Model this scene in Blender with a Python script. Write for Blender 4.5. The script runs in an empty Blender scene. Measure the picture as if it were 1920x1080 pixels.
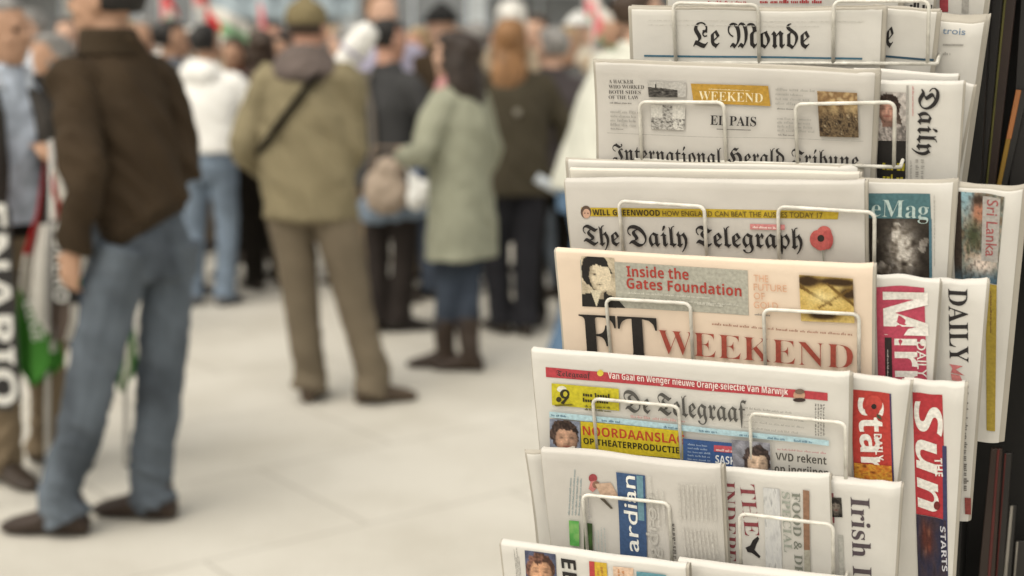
import bpy, bmesh, math, random
from mathutils import Vector, Matrix, noise
from math import sin, cos, tan, atan, atan2, radians, pi, sqrt
random.seed(7)
S = bpy.context.scene
COL = S.collection
V = Vector

# ---------------------------------------------------------------- camera
FPX = 2667.0                      # focal length in pixels of the 1920 px wide photograph (50 mm)
EYE = 1.59
PITCH = atan(447 / FPX)
cam_d = bpy.data.cameras.new('camera')
cam = bpy.data.objects.new('camera', cam_d); COL.objects.link(cam)
cam.location = (0, 0, EYE); cam.rotation_euler = (pi / 2 - PITCH, 0, 0)
cam_d.lens = 50; cam_d.sensor_width = 36; cam_d.sensor_fit = 'HORIZONTAL'
cam_d.clip_start = 0.05; cam_d.clip_end = 500
cam_d.dof.use_dof = True; cam_d.dof.focus_distance = 1.70; cam_d.dof.aperture_fstop = 2.7
cam_d.dof.aperture_blades = 0
S.camera = cam

# ---------------------------------------------------------------- sky, sun, exposure (overcast day)
SUN_EL, SUN_AZ = radians(58), radians(215)      # azimuth measured from +Y clockwise: behind the camera, to its left
w = bpy.data.worlds.new('World'); S.world = w; w.use_nodes = True
nt = w.node_tree; bg = nt.nodes['Background']
sky = nt.nodes.new('ShaderNodeTexSky'); sky.sky_type = 'NISHITA'; sky.sun_disc = False
sky.sun_elevation = SUN_EL; sky.sun_rotation = SUN_AZ; sky.air_density = 1.0; sky.dust_density = 4.0; sky.ozone_density = 1.0
hs = nt.nodes.new('ShaderNodeHueSaturation'); hs.inputs['Saturation'].default_value = 0.22
mx = nt.nodes.new('ShaderNodeMixRGB'); mx.blend_type = 'MULTIPLY'; mx.inputs[0].default_value = 1.0
mx.inputs[2].default_value = (1.0, 0.955, 0.845, 1)          # cloud cover takes the blue out of the sky light
nt.links.new(sky.outputs[0], hs.inputs['Color']); nt.links.new(hs.outputs[0], mx.inputs[1])
nt.links.new(mx.outputs[0], bg.inputs[0]); bg.inputs[1].default_value = 0.15
sun_d = bpy.data.lights.new('sun', 'SUN'); sun_d.energy = 0.55; sun_d.angle = radians(55); sun_d.color = (1.0, 0.95, 0.86)
sun = bpy.data.objects.new('sun', sun_d); COL.objects.link(sun); sun.location = (0, 0, 20)
sdir = V((sin(SUN_AZ) * cos(SUN_EL), cos(SUN_AZ) * cos(SUN_EL), sin(SUN_EL)))
sun.rotation_euler = sdir.to_track_quat('Z', 'Y').to_euler()
vs = S.view_settings; vs.view_transform = 'Standard'; vs.look = 'None'; vs.gamma = 1.0; vs.exposure = 0.6; vs.use_curve_mapping = False
S.cycles.max_bounces = 6; S.cycles.diffuse_bounces = 4; S.cycles.use_denoising = True

# ---------------------------------------------------------------- camera rays -> real points
CP = V((0, 0, EYE)); CR = V((1, 0, 0)); CU = V((0, sin(PITCH), cos(PITCH))); CW = V((0, cos(PITCH), -sin(PITCH)))
def ray(px, py): return CR * ((px - 960) / FPX) + CU * ((540 - py) / FPX) + CW
def at(px, py, depth): return CP + ray(px, py) * depth
def ground(px, py):
    d = ray(px, py); return CP + d * (-EYE / d.z)
def hit(px, py, o, m):
    d = ray(px, py); return CP + d * ((o - CP).dot(m) / d.dot(m))

# ---------------------------------------------------------------- materials
_M = {}
def lin(c):
    return tuple((x / 255 / 12.92 if x / 255 <= 0.04045 else ((x / 255 + 0.055) / 1.055) ** 2.4) for x in c)
def mat(name, col, rough=0.8, var=0.12, scale=9.0, bump=0.0, bscale=60.0, metal=0.0, spec=0.35, stretch=None, dark=None):
    if name in _M: return _M[name]
    m = bpy.data.materials.new(name); m.use_nodes = True; t = m.node_tree; b = t.nodes['Principled BSDF']
    b.inputs['Roughness'].default_value = rough; b.inputs['Metallic'].default_value = metal
    b.inputs['Specular IOR Level'].default_value = spec
    tc = t.nodes.new('ShaderNodeTexCoord'); mp = t.nodes.new('ShaderNodeMapping')
    if stretch: mp.inputs['Scale'].default_value = stretch
    t.links.new(tc.outputs['Object'], mp.inputs[0])
    n = t.nodes.new('ShaderNodeTexNoise'); n.inputs['Scale'].default_value = scale; n.inputs['Detail'].default_value = 5
    t.links.new(mp.outputs[0], n.inputs['Vector'])
    r = t.nodes.new('ShaderNodeValToRGB'); r.color_ramp.elements[0].position = 0.3; r.color_ramp.elements[1].position = 0.7
    d = dark or tuple(c * (1 - var) for c in col)
    r.color_ramp.elements[0].color = (*d, 1)
    r.color_ramp.elements[1].color = (*(min(1, c * (1 + var)) for c in col), 1)
    t.links.new(n.outputs[0], r.inputs[0]); t.links.new(r.outputs[0], b.inputs['Base Color'])
    if bump:
        n2 = t.nodes.new('ShaderNodeTexNoise'); n2.inputs['Scale'].default_value = bscale; n2.inputs['Detail'].default_value = 4
        t.links.new(mp.outputs[0], n2.inputs['Vector'])
        bp = t.nodes.new('ShaderNodeBump'); bp.inputs['Strength'].default_value = bump; bp.inputs['Distance'].default_value = 0.004
        t.links.new(n2.outputs[0], bp.inputs['Height']); t.links.new(bp.outputs[0], b.inputs['Normal'])
    _M[name] = m; return m
def photo_mat(name, cols, scale=90, stretch=None, detail=6):
    """a printed half-tone picture: blotches of several inks"""
    if name in _M: return _M[name]
    m = bpy.data.materials.new(name); m.use_nodes = True; t = m.node_tree; b = t.nodes['Principled BSDF']
    b.inputs['Roughness'].default_value = 0.7; b.inputs['Specular IOR Level'].default_value = 0.3
    tc = t.nodes.new('ShaderNodeTexCoord'); mp = t.nodes.new('ShaderNodeMapping')
    if stretch: mp.inputs['Scale'].default_value = stretch
    mp.inputs['Location'].default_value = (len(_M) * .37, len(_M) * .71, 0)
    t.links.new(tc.outputs['Object'], mp.inputs[0])
    n = t.nodes.new('ShaderNodeTexNoise'); n.inputs['Scale'].default_value = scale; n.inputs['Detail'].default_value = detail
    n.inputs['Distortion'].default_value = 0.15
    t.links.new(mp.outputs[0], n.inputs['Vector'])
    r = t.nodes.new('ShaderNodeValToRGB'); e = r.color_ramp.elements
    for i, c in enumerate(cols):
        p = 0.32 + 0.36 * i / max(1, len(cols) - 1)
        if i < 2: e[i].position = p; e[i].color = (*lin(c), 1)
        else:
            q = e.new(p); q.color = (*lin(c), 1)
    t.links.new(n.outputs[0], r.inputs[0]); t.links.new(r.outputs[0], b.inputs['Base Color'])
    _M[name] = m; return m
def ink(c):
    g = sum(c) / 3; q = tuple(.95 * (.84 * v + .16 * g) for v in c)      # newspaper ink: duller than the screen colour
    return mat('ink_%d_%d_%d' % c, lin(q), rough=0.65, var=0.17, scale=260)
def paper_mat(key, c):
    return mat('newsprint_' + key, lin(c), rough=0.85, var=0.035, scale=14, bump=0.25, bscale=35, spec=0.2)

# ---------------------------------------------------------------- object helpers
def mesh_from_bm(bm, name):
    me = bpy.data.meshes.new(name); bm.normal_update(); bm.to_mesh(me); bm.free(); return me
def link(name, me, parent=None, mats=(), smooth=False):
    for m in (mats if isinstance(mats, (list, tuple)) else [mats]): me.materials.append(m)
    if smooth:
        me.polygons.foreach_set('use_smooth', [True] * len(me.polygons))
    o = bpy.data.objects.new(name, me); COL.objects.link(o)
    if parent: o.parent = parent
    return o
def tag(o, label, cat, group=None):
    o['label'] = label; o['category'] = cat
    if group: o['group'] = group
    return o
def thing(name, label, cat, M=None, group=None):
    o = bpy.data.objects.new(name, None); COL.objects.link(o); o.empty_display_size = 0.05
    if M is not None: o.matrix_world = M
    return tag(o, label, cat, group)
def struct(o, kind='structure'): o['kind'] = kind; return o
def box(bm, lo, hi, mi=0):
    vs_ = [bm.verts.new((x, y, z)) for z in (lo[2], hi[2]) for y in (lo[1], hi[1]) for x in (lo[0], hi[0])]
    for f in ((0, 2, 3, 1), (4, 5, 7, 6), (0, 1, 5, 4), (2, 6, 7, 3), (0, 4, 6, 2), (1, 3, 7, 5)):
        fc = bm.faces.new([vs_[i] for i in f]); fc.material_index = mi
def tube(bm, pts, r, n=8, cap=True):
    """a round wire through the points; r a number or one per point"""
    pts = [V(p) for p in pts]; rs = r if isinstance(r, (list, tuple)) else [r] * len(pts)
    rings = []; prev = None
    for i, p in enumerate(pts):
        t = (pts[min(i + 1, len(pts) - 1)] - pts[max(i - 1, 0)]).normalized()
        if prev is None:
            a = t.orthogonal().normalized()
        else:
            a = (prev - t * prev.dot(t)).normalized()
        prev = a; b = t.cross(a)
        rr = rs[i]; ra, rb = rr if isinstance(rr, (list, tuple)) else (rr, rr)
        rings.append([bm.verts.new(p + a * (ra * cos(2 * pi * k / n)) + b * (rb * sin(2 * pi * k / n))) for k in range(n)])
    for A, B in zip(rings, rings[1:]):
        for k in range(n): bm.faces.new((A[k], A[(k + 1) % n], B[(k + 1) % n], B[k]))
    if cap:
        bm.faces.new(rings[0][::-1]); bm.faces.new(rings[-1])
def rings_loft(bm, rings, n=20):
    """horizontal ellipses: (centre, rx, ry[, M]) bottom to top, capped; M turns the ring about its centre"""
    R = []
    for q in rings:
        c, rx, ry = V(q[0]), q[1], q[2]; M = q[3] if len(q) > 3 else None
        row = []
        for k in range(n):
            v = V((rx * cos(2 * pi * k / n), ry * sin(2 * pi * k / n), 0))
            row.append(bm.verts.new(c + (M @ v if M is not None else v)))
        R.append(row)
    for A, B in zip(R, R[1:]):
        for k in range(n): bm.faces.new((A[k], A[(k + 1) % n], B[(k + 1) % n], B[k]))
    bm.faces.new(R[0][::-1]); bm.faces.new(R[-1])
def ellipsoid(bm, c, r, M=None, u=12, v=8):
    ret = bmesh.ops.create_uvsphere(bm, u_segments=u, v_segments=v, radius=1.0)
    for q in ret['verts']:
        p = V((q.co.x * r[0], q.co.y * r[1], q.co.z * r[2]))
        q.co = V(c) + (M @ p if M is not None else p)
def fuse(bm, name, voxel, smooth=2, fac=0.5):
    """join overlapping pieces into one continuous skin"""
    me = mesh_from_bm(bm, name + '_raw')
    o = bpy.data.objects.new('temp', me); COL.objects.link(o)
    r = o.modifiers.new('r', 'REMESH'); r.mode = 'VOXEL'; r.voxel_size = voxel
    if smooth:
        s = o.modifiers.new('s', 'SMOOTH'); s.factor = fac; s.iterations = smooth
    dg = bpy.context.evaluated_depsgraph_get(); dg.update()
    out = bpy.data.meshes.new_from_object(o.evaluated_get(dg)); out.name = name
    bpy.data.objects.remove(o); bpy.data.meshes.remove(me)
    return out
def wrinkle(me, amp, freq, stretch=(1, 1, 1), seed=0.0, zfade=None, diag=0.0):
    """cloth folds: soft ridges pushed along the normals"""
    if amp <= 0: return
    off = V((seed * 3.1, seed * 1.7, seed * 2.3)); nrm = [v.normal.copy() for v in me.vertices]
    for v, n in zip(me.vertices, nrm):
        c = v.co; s = 1.0
        if zfade: s = max(zfade[2], min(1.0, (zfade[1] - c.z) / (zfade[1] - zfade[0])))
        p = V((c.x * stretch[0] + diag * c.z, c.y * stretch[1], c.z * stretch[2] + diag * c.x)) * freq + off
        a = 1.0 - 2.0 * abs(noise.noise(p))
        b = noise.noise(p * 2.1 + off)
        v.co = c + n * (amp * s * (0.75 * a + 0.45 * b - 0.35))
    me.update()

# ---------------------------------------------------------------- setting: paved square
def paving_mat():
    m = bpy.data.materials.new('pale_stone_paving'); m.use_nodes = True; t = m.node_tree; b = t.nodes['Principled BSDF']
    b.inputs['Roughness'].default_value = 0.75; b.inputs['Specular IOR Level'].default_value = 0.25
    tc = t.nodes.new('ShaderNodeTexCoord'); mp = t.nodes.new('ShaderNodeMapping'); mp.inputs['Rotation'].default_value = (0, 0, radians(-37))
    t.links.new(tc.outputs['Object'], mp.inputs[0])
    br = t.nodes.new('ShaderNodeTexBrick'); br.inputs['Scale'].default_value = 1.0
    br.inputs['Brick Width'].default_value = 1.2; br.inputs['Row Height'].default_value = 0.8; br.inputs['Mortar Size'].default_value = 0.006
    br.inputs['Mortar Smooth'].default_value = 0.3
    br.inputs['Color1'].default_value = (0.61, 0.585, 0.525, 1); br.inputs['Color2'].default_value = (0.57, 0.545, 0.487, 1)
    br.inputs['Mortar'].default_value = (0.40, 0.375, 0.33, 1)
    t.links.new(mp.outputs[0], br.inputs['Vector'])
    n = t.nodes.new('ShaderNodeTexNoise'); n.inputs['Scale'].default_value = 1.3; n.inputs['Detail'].default_value = 8; n.inputs['Roughness'].default_value = 0.62
    t.links.new(tc.outputs['Object'], n.inputs['Vector'])
    r = t.nodes.new('ShaderNodeValToRGB'); r.color_ramp.elements[0].position = 0.33; r.color_ramp.elements[1].position = 0.6
    r.color_ramp.elements[0].color = (0.85, 0.84, 0.82, 1); r.color_ramp.elements[1].color = (1, 1, 1, 1)
    t.links.new(n.outputs[0], r.inputs[0])
    n2 = t.nodes.new('ShaderNodeTexNoise'); n2.inputs['Scale'].default_value = 90; n2.inputs['Detail'].default_value = 3
    t.links.new(tc.outputs['Object'], n2.inputs['Vector'])
    r2 = t.nodes.new('ShaderNodeValToRGB'); r2.color_ramp.elements[0].position = 0.3; r2.color_ramp.elements[1].position = 0.6
    r2.color_ramp.elements[0].color = (0.88, 0.87, 0.86, 1); r2.color_ramp.elements[1].color = (1, 1, 1, 1)
    t.links.new(n2.outputs[0], r2.inputs[0])
    x1 = t.nodes.new('ShaderNodeMixRGB'); x1.blend_type = 'MULTIPLY'; x1.inputs[0].default_value = 1
    x2 = t.nodes.new('ShaderNodeMixRGB'); x2.blend_type = 'MULTIPLY'; x2.inputs[0].default_value = 1
    t.links.new(br.outputs[0], x1.inputs[1]); t.links.new(r.outputs[0], x1.inputs[2])
    t.links.new(x1.outputs[0], x2.inputs[1]); t.links.new(r2.outputs[0], x2.inputs[2]); t.links.new(x2.outputs[0], b.inputs['Base Color'])
    bp = t.nodes.new('ShaderNodeBump'); bp.inputs['Strength'].default_value = 0.3; bp.inputs['Distance'].default_value = 0.002
    t.links.new(n2.outputs[0], bp.inputs['Height']); t.links.new(bp.outputs[0], b.inputs['Normal'])
    return m
bm = bmesh.new(); bmesh.ops.create_grid(bm, x_segments=2, y_segments=2, size=150)
struct(link('ground', mesh_from_bm(bm, 'ground'), None, paving_mat()))

# ---------------------------------------------------------------- the newspaper rack
PSI = radians(21); LEAN = radians(15)
RU = V((cos(PSI), -sin(PSI), 0)); RN = V((-sin(PSI), -cos(PSI), 0)); RZ = V((0, 0, 1))
RM = RN * cos(LEAN) - RZ * sin(LEAN)           # the pockets tip forward: their fronts look a little downward
RB = RZ * cos(LEAN) + RN * sin(LEAN)           # up along a pocket
ROW = {0: (1292, -176), 1: (1262, 6), 2: (1197, 191), 3: (1163, 376), 4: (1138, 560), 5: (1113, 746), 6: (1093, 928), 7: (1073, 1110)}
ROW = {k: at(x, y, 1.70) for k, (x, y) in ROW.items()}
step = ROW[7] - ROW[6]
for k in (8, 9): ROW[k] = ROW[k - 1] + step
WIRE = mat('cream_painted_wire', (0.68, 0.66, 0.60), rough=0.38, var=0.08, dark=(.47, .45, .40), scale=55, spec=0.5, bump=0.3, bscale=260)
DARKMETAL = mat('dark_brown_metal', (0.022, 0.018, 0.015), rough=0.5, var=0.2)
base = ground(1500, 2550); base = ROW[7] + step * (ROW[7].z / -step.z); base.z = 0
rack = thing('newspaper_rack', 'cream wire rack with rows of pockets holding folded newspapers', 'newspaper rack', Matrix.Translation(base + RU * 0.25 - RN * 0.15))
RI = rack.matrix_world.inverted()
def rk(p): return RI @ p
WR = 0.0022
for k, O in ROW.items():
    h = 0.073 if k <= 2 else 0.092
    # the shelf: front and back rod, two sides, struts to the posts
    bm = bmesh.new()
    fl, fr = O - RB * h - RU * 0.008, O - RB * h + RU * 0.305
    bk = -RM * 0.062
    tube(bm, [rk(fl), rk(fr)], WR)
    tube(bm, [rk(fl + bk), rk(fr + bk)], WR)
    for q in (fl, fr, O - RB * h + RU * .1, O - RB * h + RU * .2): tube(bm, [rk(q), rk(q + bk)], WR)
    pk = link('wire_pocket', mesh_from_bm(bm, 'wire_pocket'), rack, WIRE, True)
    for i, (a0, a1) in enumerate(((0.0, 0.1035), (0.1885, 0.2965))):
        if k == 6 and i == 1: pass
        r = 0.008; bm = bmesh.new(); pts = [O + RU * a0 - RB * h]
        tw = random.uniform(-.0035, .0035); a0 += random.uniform(-.0015, .0015); a1 += random.uniform(-.002, .002); fw_ = RM * random.uniform(-.0015, .003)
        for j in range(6):
            t = pi / 2 * j / 5
            pts.append(O + fw_ + RU * (a0 + r - r * cos(t)) + RB * (-r + r * sin(t)))
        for j in range(6):
            t = pi / 2 * j / 5
            pts.append(O + fw_ + RU * (a1 - r + r * sin(t)) + RB * (-r + r * cos(t) + tw))
        pts.append(O + RU * a1 - RB * h)
        tube(bm, [rk(p) for p in pts], WR, 10)
        link('wire_loop', mesh_from_bm(bm, 'wire_loop'), pk, WIRE, True)
    # second column
    bm = bmesh.new(); q0, q1 = O - RB * h + RU * 0.345 - RM * 0.02, O - RB * h + RU * 0.47 - RM * 0.02
    tube(bm, [rk(q0), rk(q1)], WR); tube(bm, [rk(q0 + bk), rk(q1 + bk)], WR)
    for q in (q0, q1): tube(bm, [rk(q), rk(q + bk)], WR)
    if k > 7 or k == 0: link('wire_pocket', mesh_from_bm(bm, 'wire_pocket'), rack, WIRE, True)
    else: bm.free()
top = ROW[0] - step * 1.5
for a in (0.03, 0.17, 0.30):
    bm = bmesh.new(); o = RU * a - RN * 0.15
    foot = base + o; foot.z = 0.03
    tube(bm, [rk(foot), rk(top + o)], 0.008, 10)
    link('post', mesh_from_bm(bm, 'post'), rack, WIRE, True)
    bm = bmesh.new(); f0 = foot.copy(); f0.z = 0.016
    tube(bm, [rk(f0 - RN * 0.22), rk(f0 + RN * 0.30)], 0.014, 10)
    link('foot', mesh_from_bm(bm, 'foot'), rack, WIRE, True)
for z_, nm in ((0.25, 'cross_rail'), (1.9, 'cross_rail')):
    t_ = (z_ - base.z) / (top.z - base.z); c = base.lerp(top, t_)
    bm = bmesh.new(); tube(bm, [rk(c + RU * 0.0 - RN * 0.15), rk(c + RU * 0.32 - RN * 0.15)], 0.006, 8)
    link(nm, mesh_from_bm(bm, nm), rack, WIRE, True)

# ---------------------------------------------------------------- lettering
def _map(s, up, lo):
    return ''.join(chr(up + ord(c) - 65) if 'A' <= c <= 'Z' else chr(lo + ord(c) - 97) if 'a' <= c <= 'z' else c for c in s)
STY = {'black': lambda s: _map(s, 0x1D56C, 0x1D586), 'serif': lambda s: _map(s, 0x1D400, 0x1D41A), 'thin': lambda s: _map(s, 0x1D400, 0x1D41A), 'hair': lambda s: _map(s, 0x1D400, 0x1D41A),
       'bold': lambda s: _map(s, 0x1D5D4, 0x1D5EE), 'heavy': lambda s: _map(s, 0x1D5D4, 0x1D5EE), 'bital': lambda s: _map(s, 0x1D63C, 0x1D656), 'plain': lambda s: s,
       'ital': lambda s: _map(s, 0x1D468, 0x1D482)}
OFF = {'thin': -0.009, 'hair': -0.0125, 'heavy': 0.006, 'plain': 0.006}
_G = {}
def glyphs(s, style):
    """a flat text mesh normalised to width 1 and capital height 1"""
    key = (s, style)
    if key not in _G:
        cu = bpy.data.curves.new('lettering', 'FONT'); cu.body = STY[style](s); cu.size = 1; cu.resolution_u = 3; cu.offset = OFF.get(style, 0)
        o = bpy.data.objects.new('lettering', cu); me = bpy.data.meshes.new_from_object(o)
        co = [v.co.copy() for v in me.vertices]; fs = [tuple(p.vertices) for p in me.polygons]
        bpy.data.objects.remove(o); bpy.data.curves.remove(cu); bpy.data.meshes.remove(me)
        x0 = min(c.x for c in co); x1 = max(c.x for c in co)
        cap = 0.70
        _G[key] = ([((c.x - x0) / (x1 - x0), c.y / cap) for c in co], fs)
    return _G[key]

class Paper:
    """one folded newspaper standing in a pocket. Corners are given where the photo shows them and carried to the pocket's own plane."""
    def __init__(s, row, TL, TR, c0, T, yb, label, stock='white', bulge=0.002, curl=0.0028, name='newspaper', cat='newspaper', nl=6, lean=None, group='newspapers standing in the wire rack'):
        m, O = RM, ROW[row]; T *= .66; loose = random.random() < .5
        if lean is not None:
            L_ = radians(lean); m = RN * cos(L_) - RZ * sin(L_)
        o = O - m * c0
        s.o, s.m = o, m
        A, B = hit(*TL, o, m), hit(*TR, o, m)
        a = (B - A).normalized(); s.w = (B - A).length
        up = m.cross(a).normalized()
        s.L = (yb - TL[1]) / 1570.0 * 1.03
        org = A - up * s.L
        s.M = Matrix(((a.x, up.x, m.x, org.x), (a.y, up.y, m.y, org.y), (a.z, up.z, m.z, org.z), (0, 0, 0, 1)))
        s.MI = s.M.inverted(); s.bulge, s.curl, s.T = bulge, curl, T; s.seed = random.uniform(0, 50); s.dog = random.choice((0, 0, .004, .009))
        s.root = thing(name, label, cat, s.M, group)
        s.lay = 0
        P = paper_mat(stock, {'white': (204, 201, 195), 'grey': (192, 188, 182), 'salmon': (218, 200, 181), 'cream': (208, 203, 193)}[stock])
        s.P = P
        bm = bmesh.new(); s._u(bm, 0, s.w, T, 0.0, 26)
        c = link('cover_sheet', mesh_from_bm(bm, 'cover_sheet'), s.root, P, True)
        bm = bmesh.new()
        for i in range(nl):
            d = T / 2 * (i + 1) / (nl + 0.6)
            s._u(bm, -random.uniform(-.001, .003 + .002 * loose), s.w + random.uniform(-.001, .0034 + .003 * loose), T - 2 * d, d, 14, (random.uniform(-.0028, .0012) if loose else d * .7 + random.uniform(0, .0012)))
        c = link('page_block', mesh_from_bm(bm, 'page_block'), s.root, paper_mat('inner_shaded', (172, 166, 155)), True)  # inner pages coloured greyer than the cover: shade between sheets painted in
    def _u(s, bm, x0, x1, T, d, nx, drop=0.0):
        r = min(T / 2 * 0.6, 0.0038); prof = []
        Lp = s.L - drop - .24 * s.T
        for j in range(15): prof.append((Lp * 0 + (Lp - r) * j / 14, -d))
        for j in range(1, 7):
            t = pi * j / 6; prof.append((Lp - r + r * sin(t), -d - T / 2 + T / 2 * cos(t)))
        for j in range(1, 5): prof.append(((Lp - r) * (1 - j / 4), -d - T))
        rows = []
        xs = [x0 + (x1 - x0) * i / nx for i in range(nx + 1)]
        xs = sorted(set(xs + [x0 + .002, x0 + .005, x1 - .002, x1 - .005]))
        for x in xs: rows.append([bm.verts.new(s.warp(x, y, z)) for y, z in prof])
        for A, B in zip(rows, rows[1:]):
            for j in range(len(prof) - 1): bm.faces.new((A[j], B[j], B[j + 1], A[j + 1]))
    def warp(s, x, y, z):
        u, v = x / s.w, y / s.L
        g = s.bulge * (noise.noise(V((u * 2.3 + s.seed, v * 1.5, s.seed))) * 1.6 - 0.9 * v * sin(pi * min(1, max(0, u))))
        g += .0007 * noise.noise(V((x * 20 + s.seed, y * 14, 3.3))) + .0006 * (1 - 2 * abs(noise.noise(V((x * 12 + y * 9 + s.seed, y * 7, 9.1)))))
        q_ = (x - s.w + .036) / .036 + (y - s.L + .030) / .030 - .9
        if q_ > 0 and s.dog: g -= s.dog * min(q_, 1.3) ** 2                     # a corner bent back
        e = min(x, s.w - x)
        if e < 0.014: g -= s.curl * ((0.014 - e) / 0.014) ** 2 * (1.0 if x > s.w / 2 else 0.4) * (0.55 + 0.45 * v)
        lift = 0.0024 * noise.noise(V((u * 3.2 + s.seed, 7.7 + z * 60, s.seed))) * v ** 5
        return V((x, y + lift, z + g))
    def loc(s, p):
        q = s.MI @ hit(p[0], p[1], s.o, s.m)
        for _ in range(3):                                   # the page is not quite flat: meet its real surface
            q = s.MI @ hit(p[0], p[1], s.o + s.m * s.warp(q.x, q.y, 0).z, s.m)
        return q.x, q.y
    def _z(s):
        s.lay += 1; return 0.0004 + 0.00018 * s.lay
    def text(s, txt, p0, p1, cap, style, col, name='headline'):
        """baseline from p0 to p1, capital height in photo pixels"""
        (x0, y0), (x1, y1) = s.loc(p0), s.loc(p1)
        d = V((x1 - x0, y1 - y0)); wd = d.length; d /= wd; n = V((-d.y, d.x)); h = cap / 1570.0
        co, fs = glyphs(txt, style); z = s._z(); bm = bmesh.new(); vs_ = []
        for (u, v) in co:
            q = V((x0, y0)) + d * (u * wd) + n * (v * h); vs_.append(bm.verts.new(s.warp(q.x, q.y, z)))
        for f in fs:
            try: bm.faces.new([vs_[i] for i in f])
            except ValueError: pass
        return link(name, mesh_from_bm(bm, name), s.root, ink(col) if isinstance(col, tuple) else col)
    def quad(s, pts, m, name='printed_panel', n=None):
        """pts: four corners in the photo, clockwise from top left"""
        P = [V(s.loc(p)) for p in pts]; z = s._z(); bm = bmesh.new(); g = []
        n = n or int(min(48, max(4, max((P[1] - P[0]).length, (P[3] - P[0]).length) / .006)))
        for j in range(n + 1):
            r = []
            for i in range(n + 1):
                a = P[0].lerp(P[1], i / n); b = P[3].lerp(P[2], i / n); q = a.lerp(b, j / n)
                r.append(bm.verts.new(s.warp(q.x, q.y, z)))
            g.append(r)
        for j in range(n):
            for i in range(n): bm.faces.new((g[j][i], g[j + 1][i], g[j + 1][i + 1], g[j][i + 1]))
        return link(name, mesh_from_bm(bm, name), s.root, ink(m) if isinstance(m, tuple) else m)
    def shapes(s, items, name='printed_portrait'):
        """flat shapes laid over one another: [(points in photo pixels, ink)]"""
        bm = bmesh.new(); mats = []
        for pts, m in items:
            m = ink(m) if isinstance(m, tuple) else m
            if m not in mats: mats.append(m)
            z = s._z()
            vs_ = []
            for p in pts:
                x, y = s.loc(p); vs_.append(bm.verts.new(s.warp(x, y, z)))
            f = bm.faces.new(vs_); f.material_index = mats.index(m)
            f.normal_update()
            if f.normal.z < 0: f.normal_flip()
        bmesh.ops.triangulate(bm, faces=bm.faces[:])
        return link(name, mesh_from_bm(bm, name), s.root, mats)
    def picture(s, pts, fn, name='printed_picture', n=34):
        """a printed photograph: fn(u, v) gives its colour, u and v from the top left corner"""
        P = [V(s.loc(p)) for p in pts]; z = s._z(); bm = bmesh.new(); g = []; ly = bm.verts.layers.float_color.new('ink')
        for j in range(n + 1):
            r = []
            for i in range(n + 1):
                q = P[0].lerp(P[1], i / n).lerp(P[3].lerp(P[2], i / n), j / n); v_ = bm.verts.new(s.warp(q.x, q.y, z))
                c = fn(i / n, j / n); v_[ly] = (*lin(tuple(max(0, min(255, k)) for k in c)), 1); r.append(v_)
            g.append(r)
        for j in range(n):
            for i in range(n): bm.faces.new((g[j][i], g[j + 1][i], g[j + 1][i + 1], g[j][i + 1]))
        return link(name, mesh_from_bm(bm, name), s.root, halftone())
    def words(s, p0, p1, p3, n, col, name='small_print', fill=0.55, ww=(5, 16), ragged=0.3):
        """n lines of small print in the box p0 (line start, first line), p1 (line end), p3 (line start, last line)"""
        A, B, D = V(s.loc(p0)), V(s.loc(p1)), V(s.loc(p3)); z = s._z(); bm = bmesh.new()
        e = B - A; wl = e.length; e /= wl; dn = (D - A) / max(1, n); hh = dn.length * fill; f = V((-e.y, e.x))
        for i in range(n):
            o = A + dn * (i + 0.5); x = 0; end = wl * (1 - random.uniform(0, ragged))
            while x < end:
                q = min(random.uniform(*ww) / 1570, wl - x)
                h2 = hh * random.uniform(0.75, 1.0)
                lw_ = max(.0011, h2 * .55); xx = x
                while xx < x + q - lw_ * .4:                       # single letters of a word
                    h3 = h2 * random.choice((.62, .62, .7, 1.0)); a_ = min(lw_ * random.uniform(.62, .85), x + q - xx); sl = random.uniform(-.1, .1) * a_
                    c = [o + e * xx - f * hh / 2, o + e * (xx + a_) - f * hh / 2, o + e * (xx + a_ + sl) + f * (h3 - hh / 2), o + e * (xx + sl) + f * (h3 - hh / 2)]
                    bm.faces.new([bm.verts.new(s.warp(k.x, k.y, z)) for k in c]); xx += lw_
                x += q + hh * .45
        return link(name, mesh_from_bm(bm, name), s.root, ink(col) if isinstance(col, tuple) else col)
def halftone():
    if 'halftone' in _M: return _M['halftone']
    m = bpy.data.materials.new('halftone_print'); m.use_nodes = True; t = m.node_tree; b = t.nodes['Principled BSDF']
    b.inputs['Roughness'].default_value = .7; b.inputs['Specular IOR Level'].default_value = .25
    a = t.nodes.new('ShaderNodeVertexColor'); a.layer_name = 'ink'
    tc = t.nodes.new('ShaderNodeTexCoord'); n = t.nodes.new('ShaderNodeTexNoise'); n.inputs['Scale'].default_value = 420; n.inputs['Detail'].default_value = 3
    t.links.new(tc.outputs['Object'], n.inputs['Vector'])
    r = t.nodes.new('ShaderNodeValToRGB'); r.color_ramp.elements[0].position = .3; r.color_ramp.elements[1].position = .7
    r.color_ramp.elements[0].color = (.78, .78, .78, 1); r.color_ramp.elements[1].color = (1.12, 1.12, 1.12, 1)
    x = t.nodes.new('ShaderNodeMixRGB'); x.blend_type = 'MULTIPLY'; x.inputs[0].default_value = 1
    t.links.new(n.outputs[0], r.inputs[0]); t.links.new(a.outputs[0], x.inputs[1]); t.links.new(r.outputs[0], x.inputs[2]); t.links.new(x.outputs[0], b.inputs['Base Color'])
    _M['halftone'] = m; return m
def mixc(a, b, t): t = max(0, min(1, t)); return tuple(p + (q - p) * t for p, q in zip(a, b))
def gs(x, y, cx, cy, sx, sy): return math.exp(-((x - cx) / sx) ** 2 - ((y - cy) / sy) ** 2)
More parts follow.
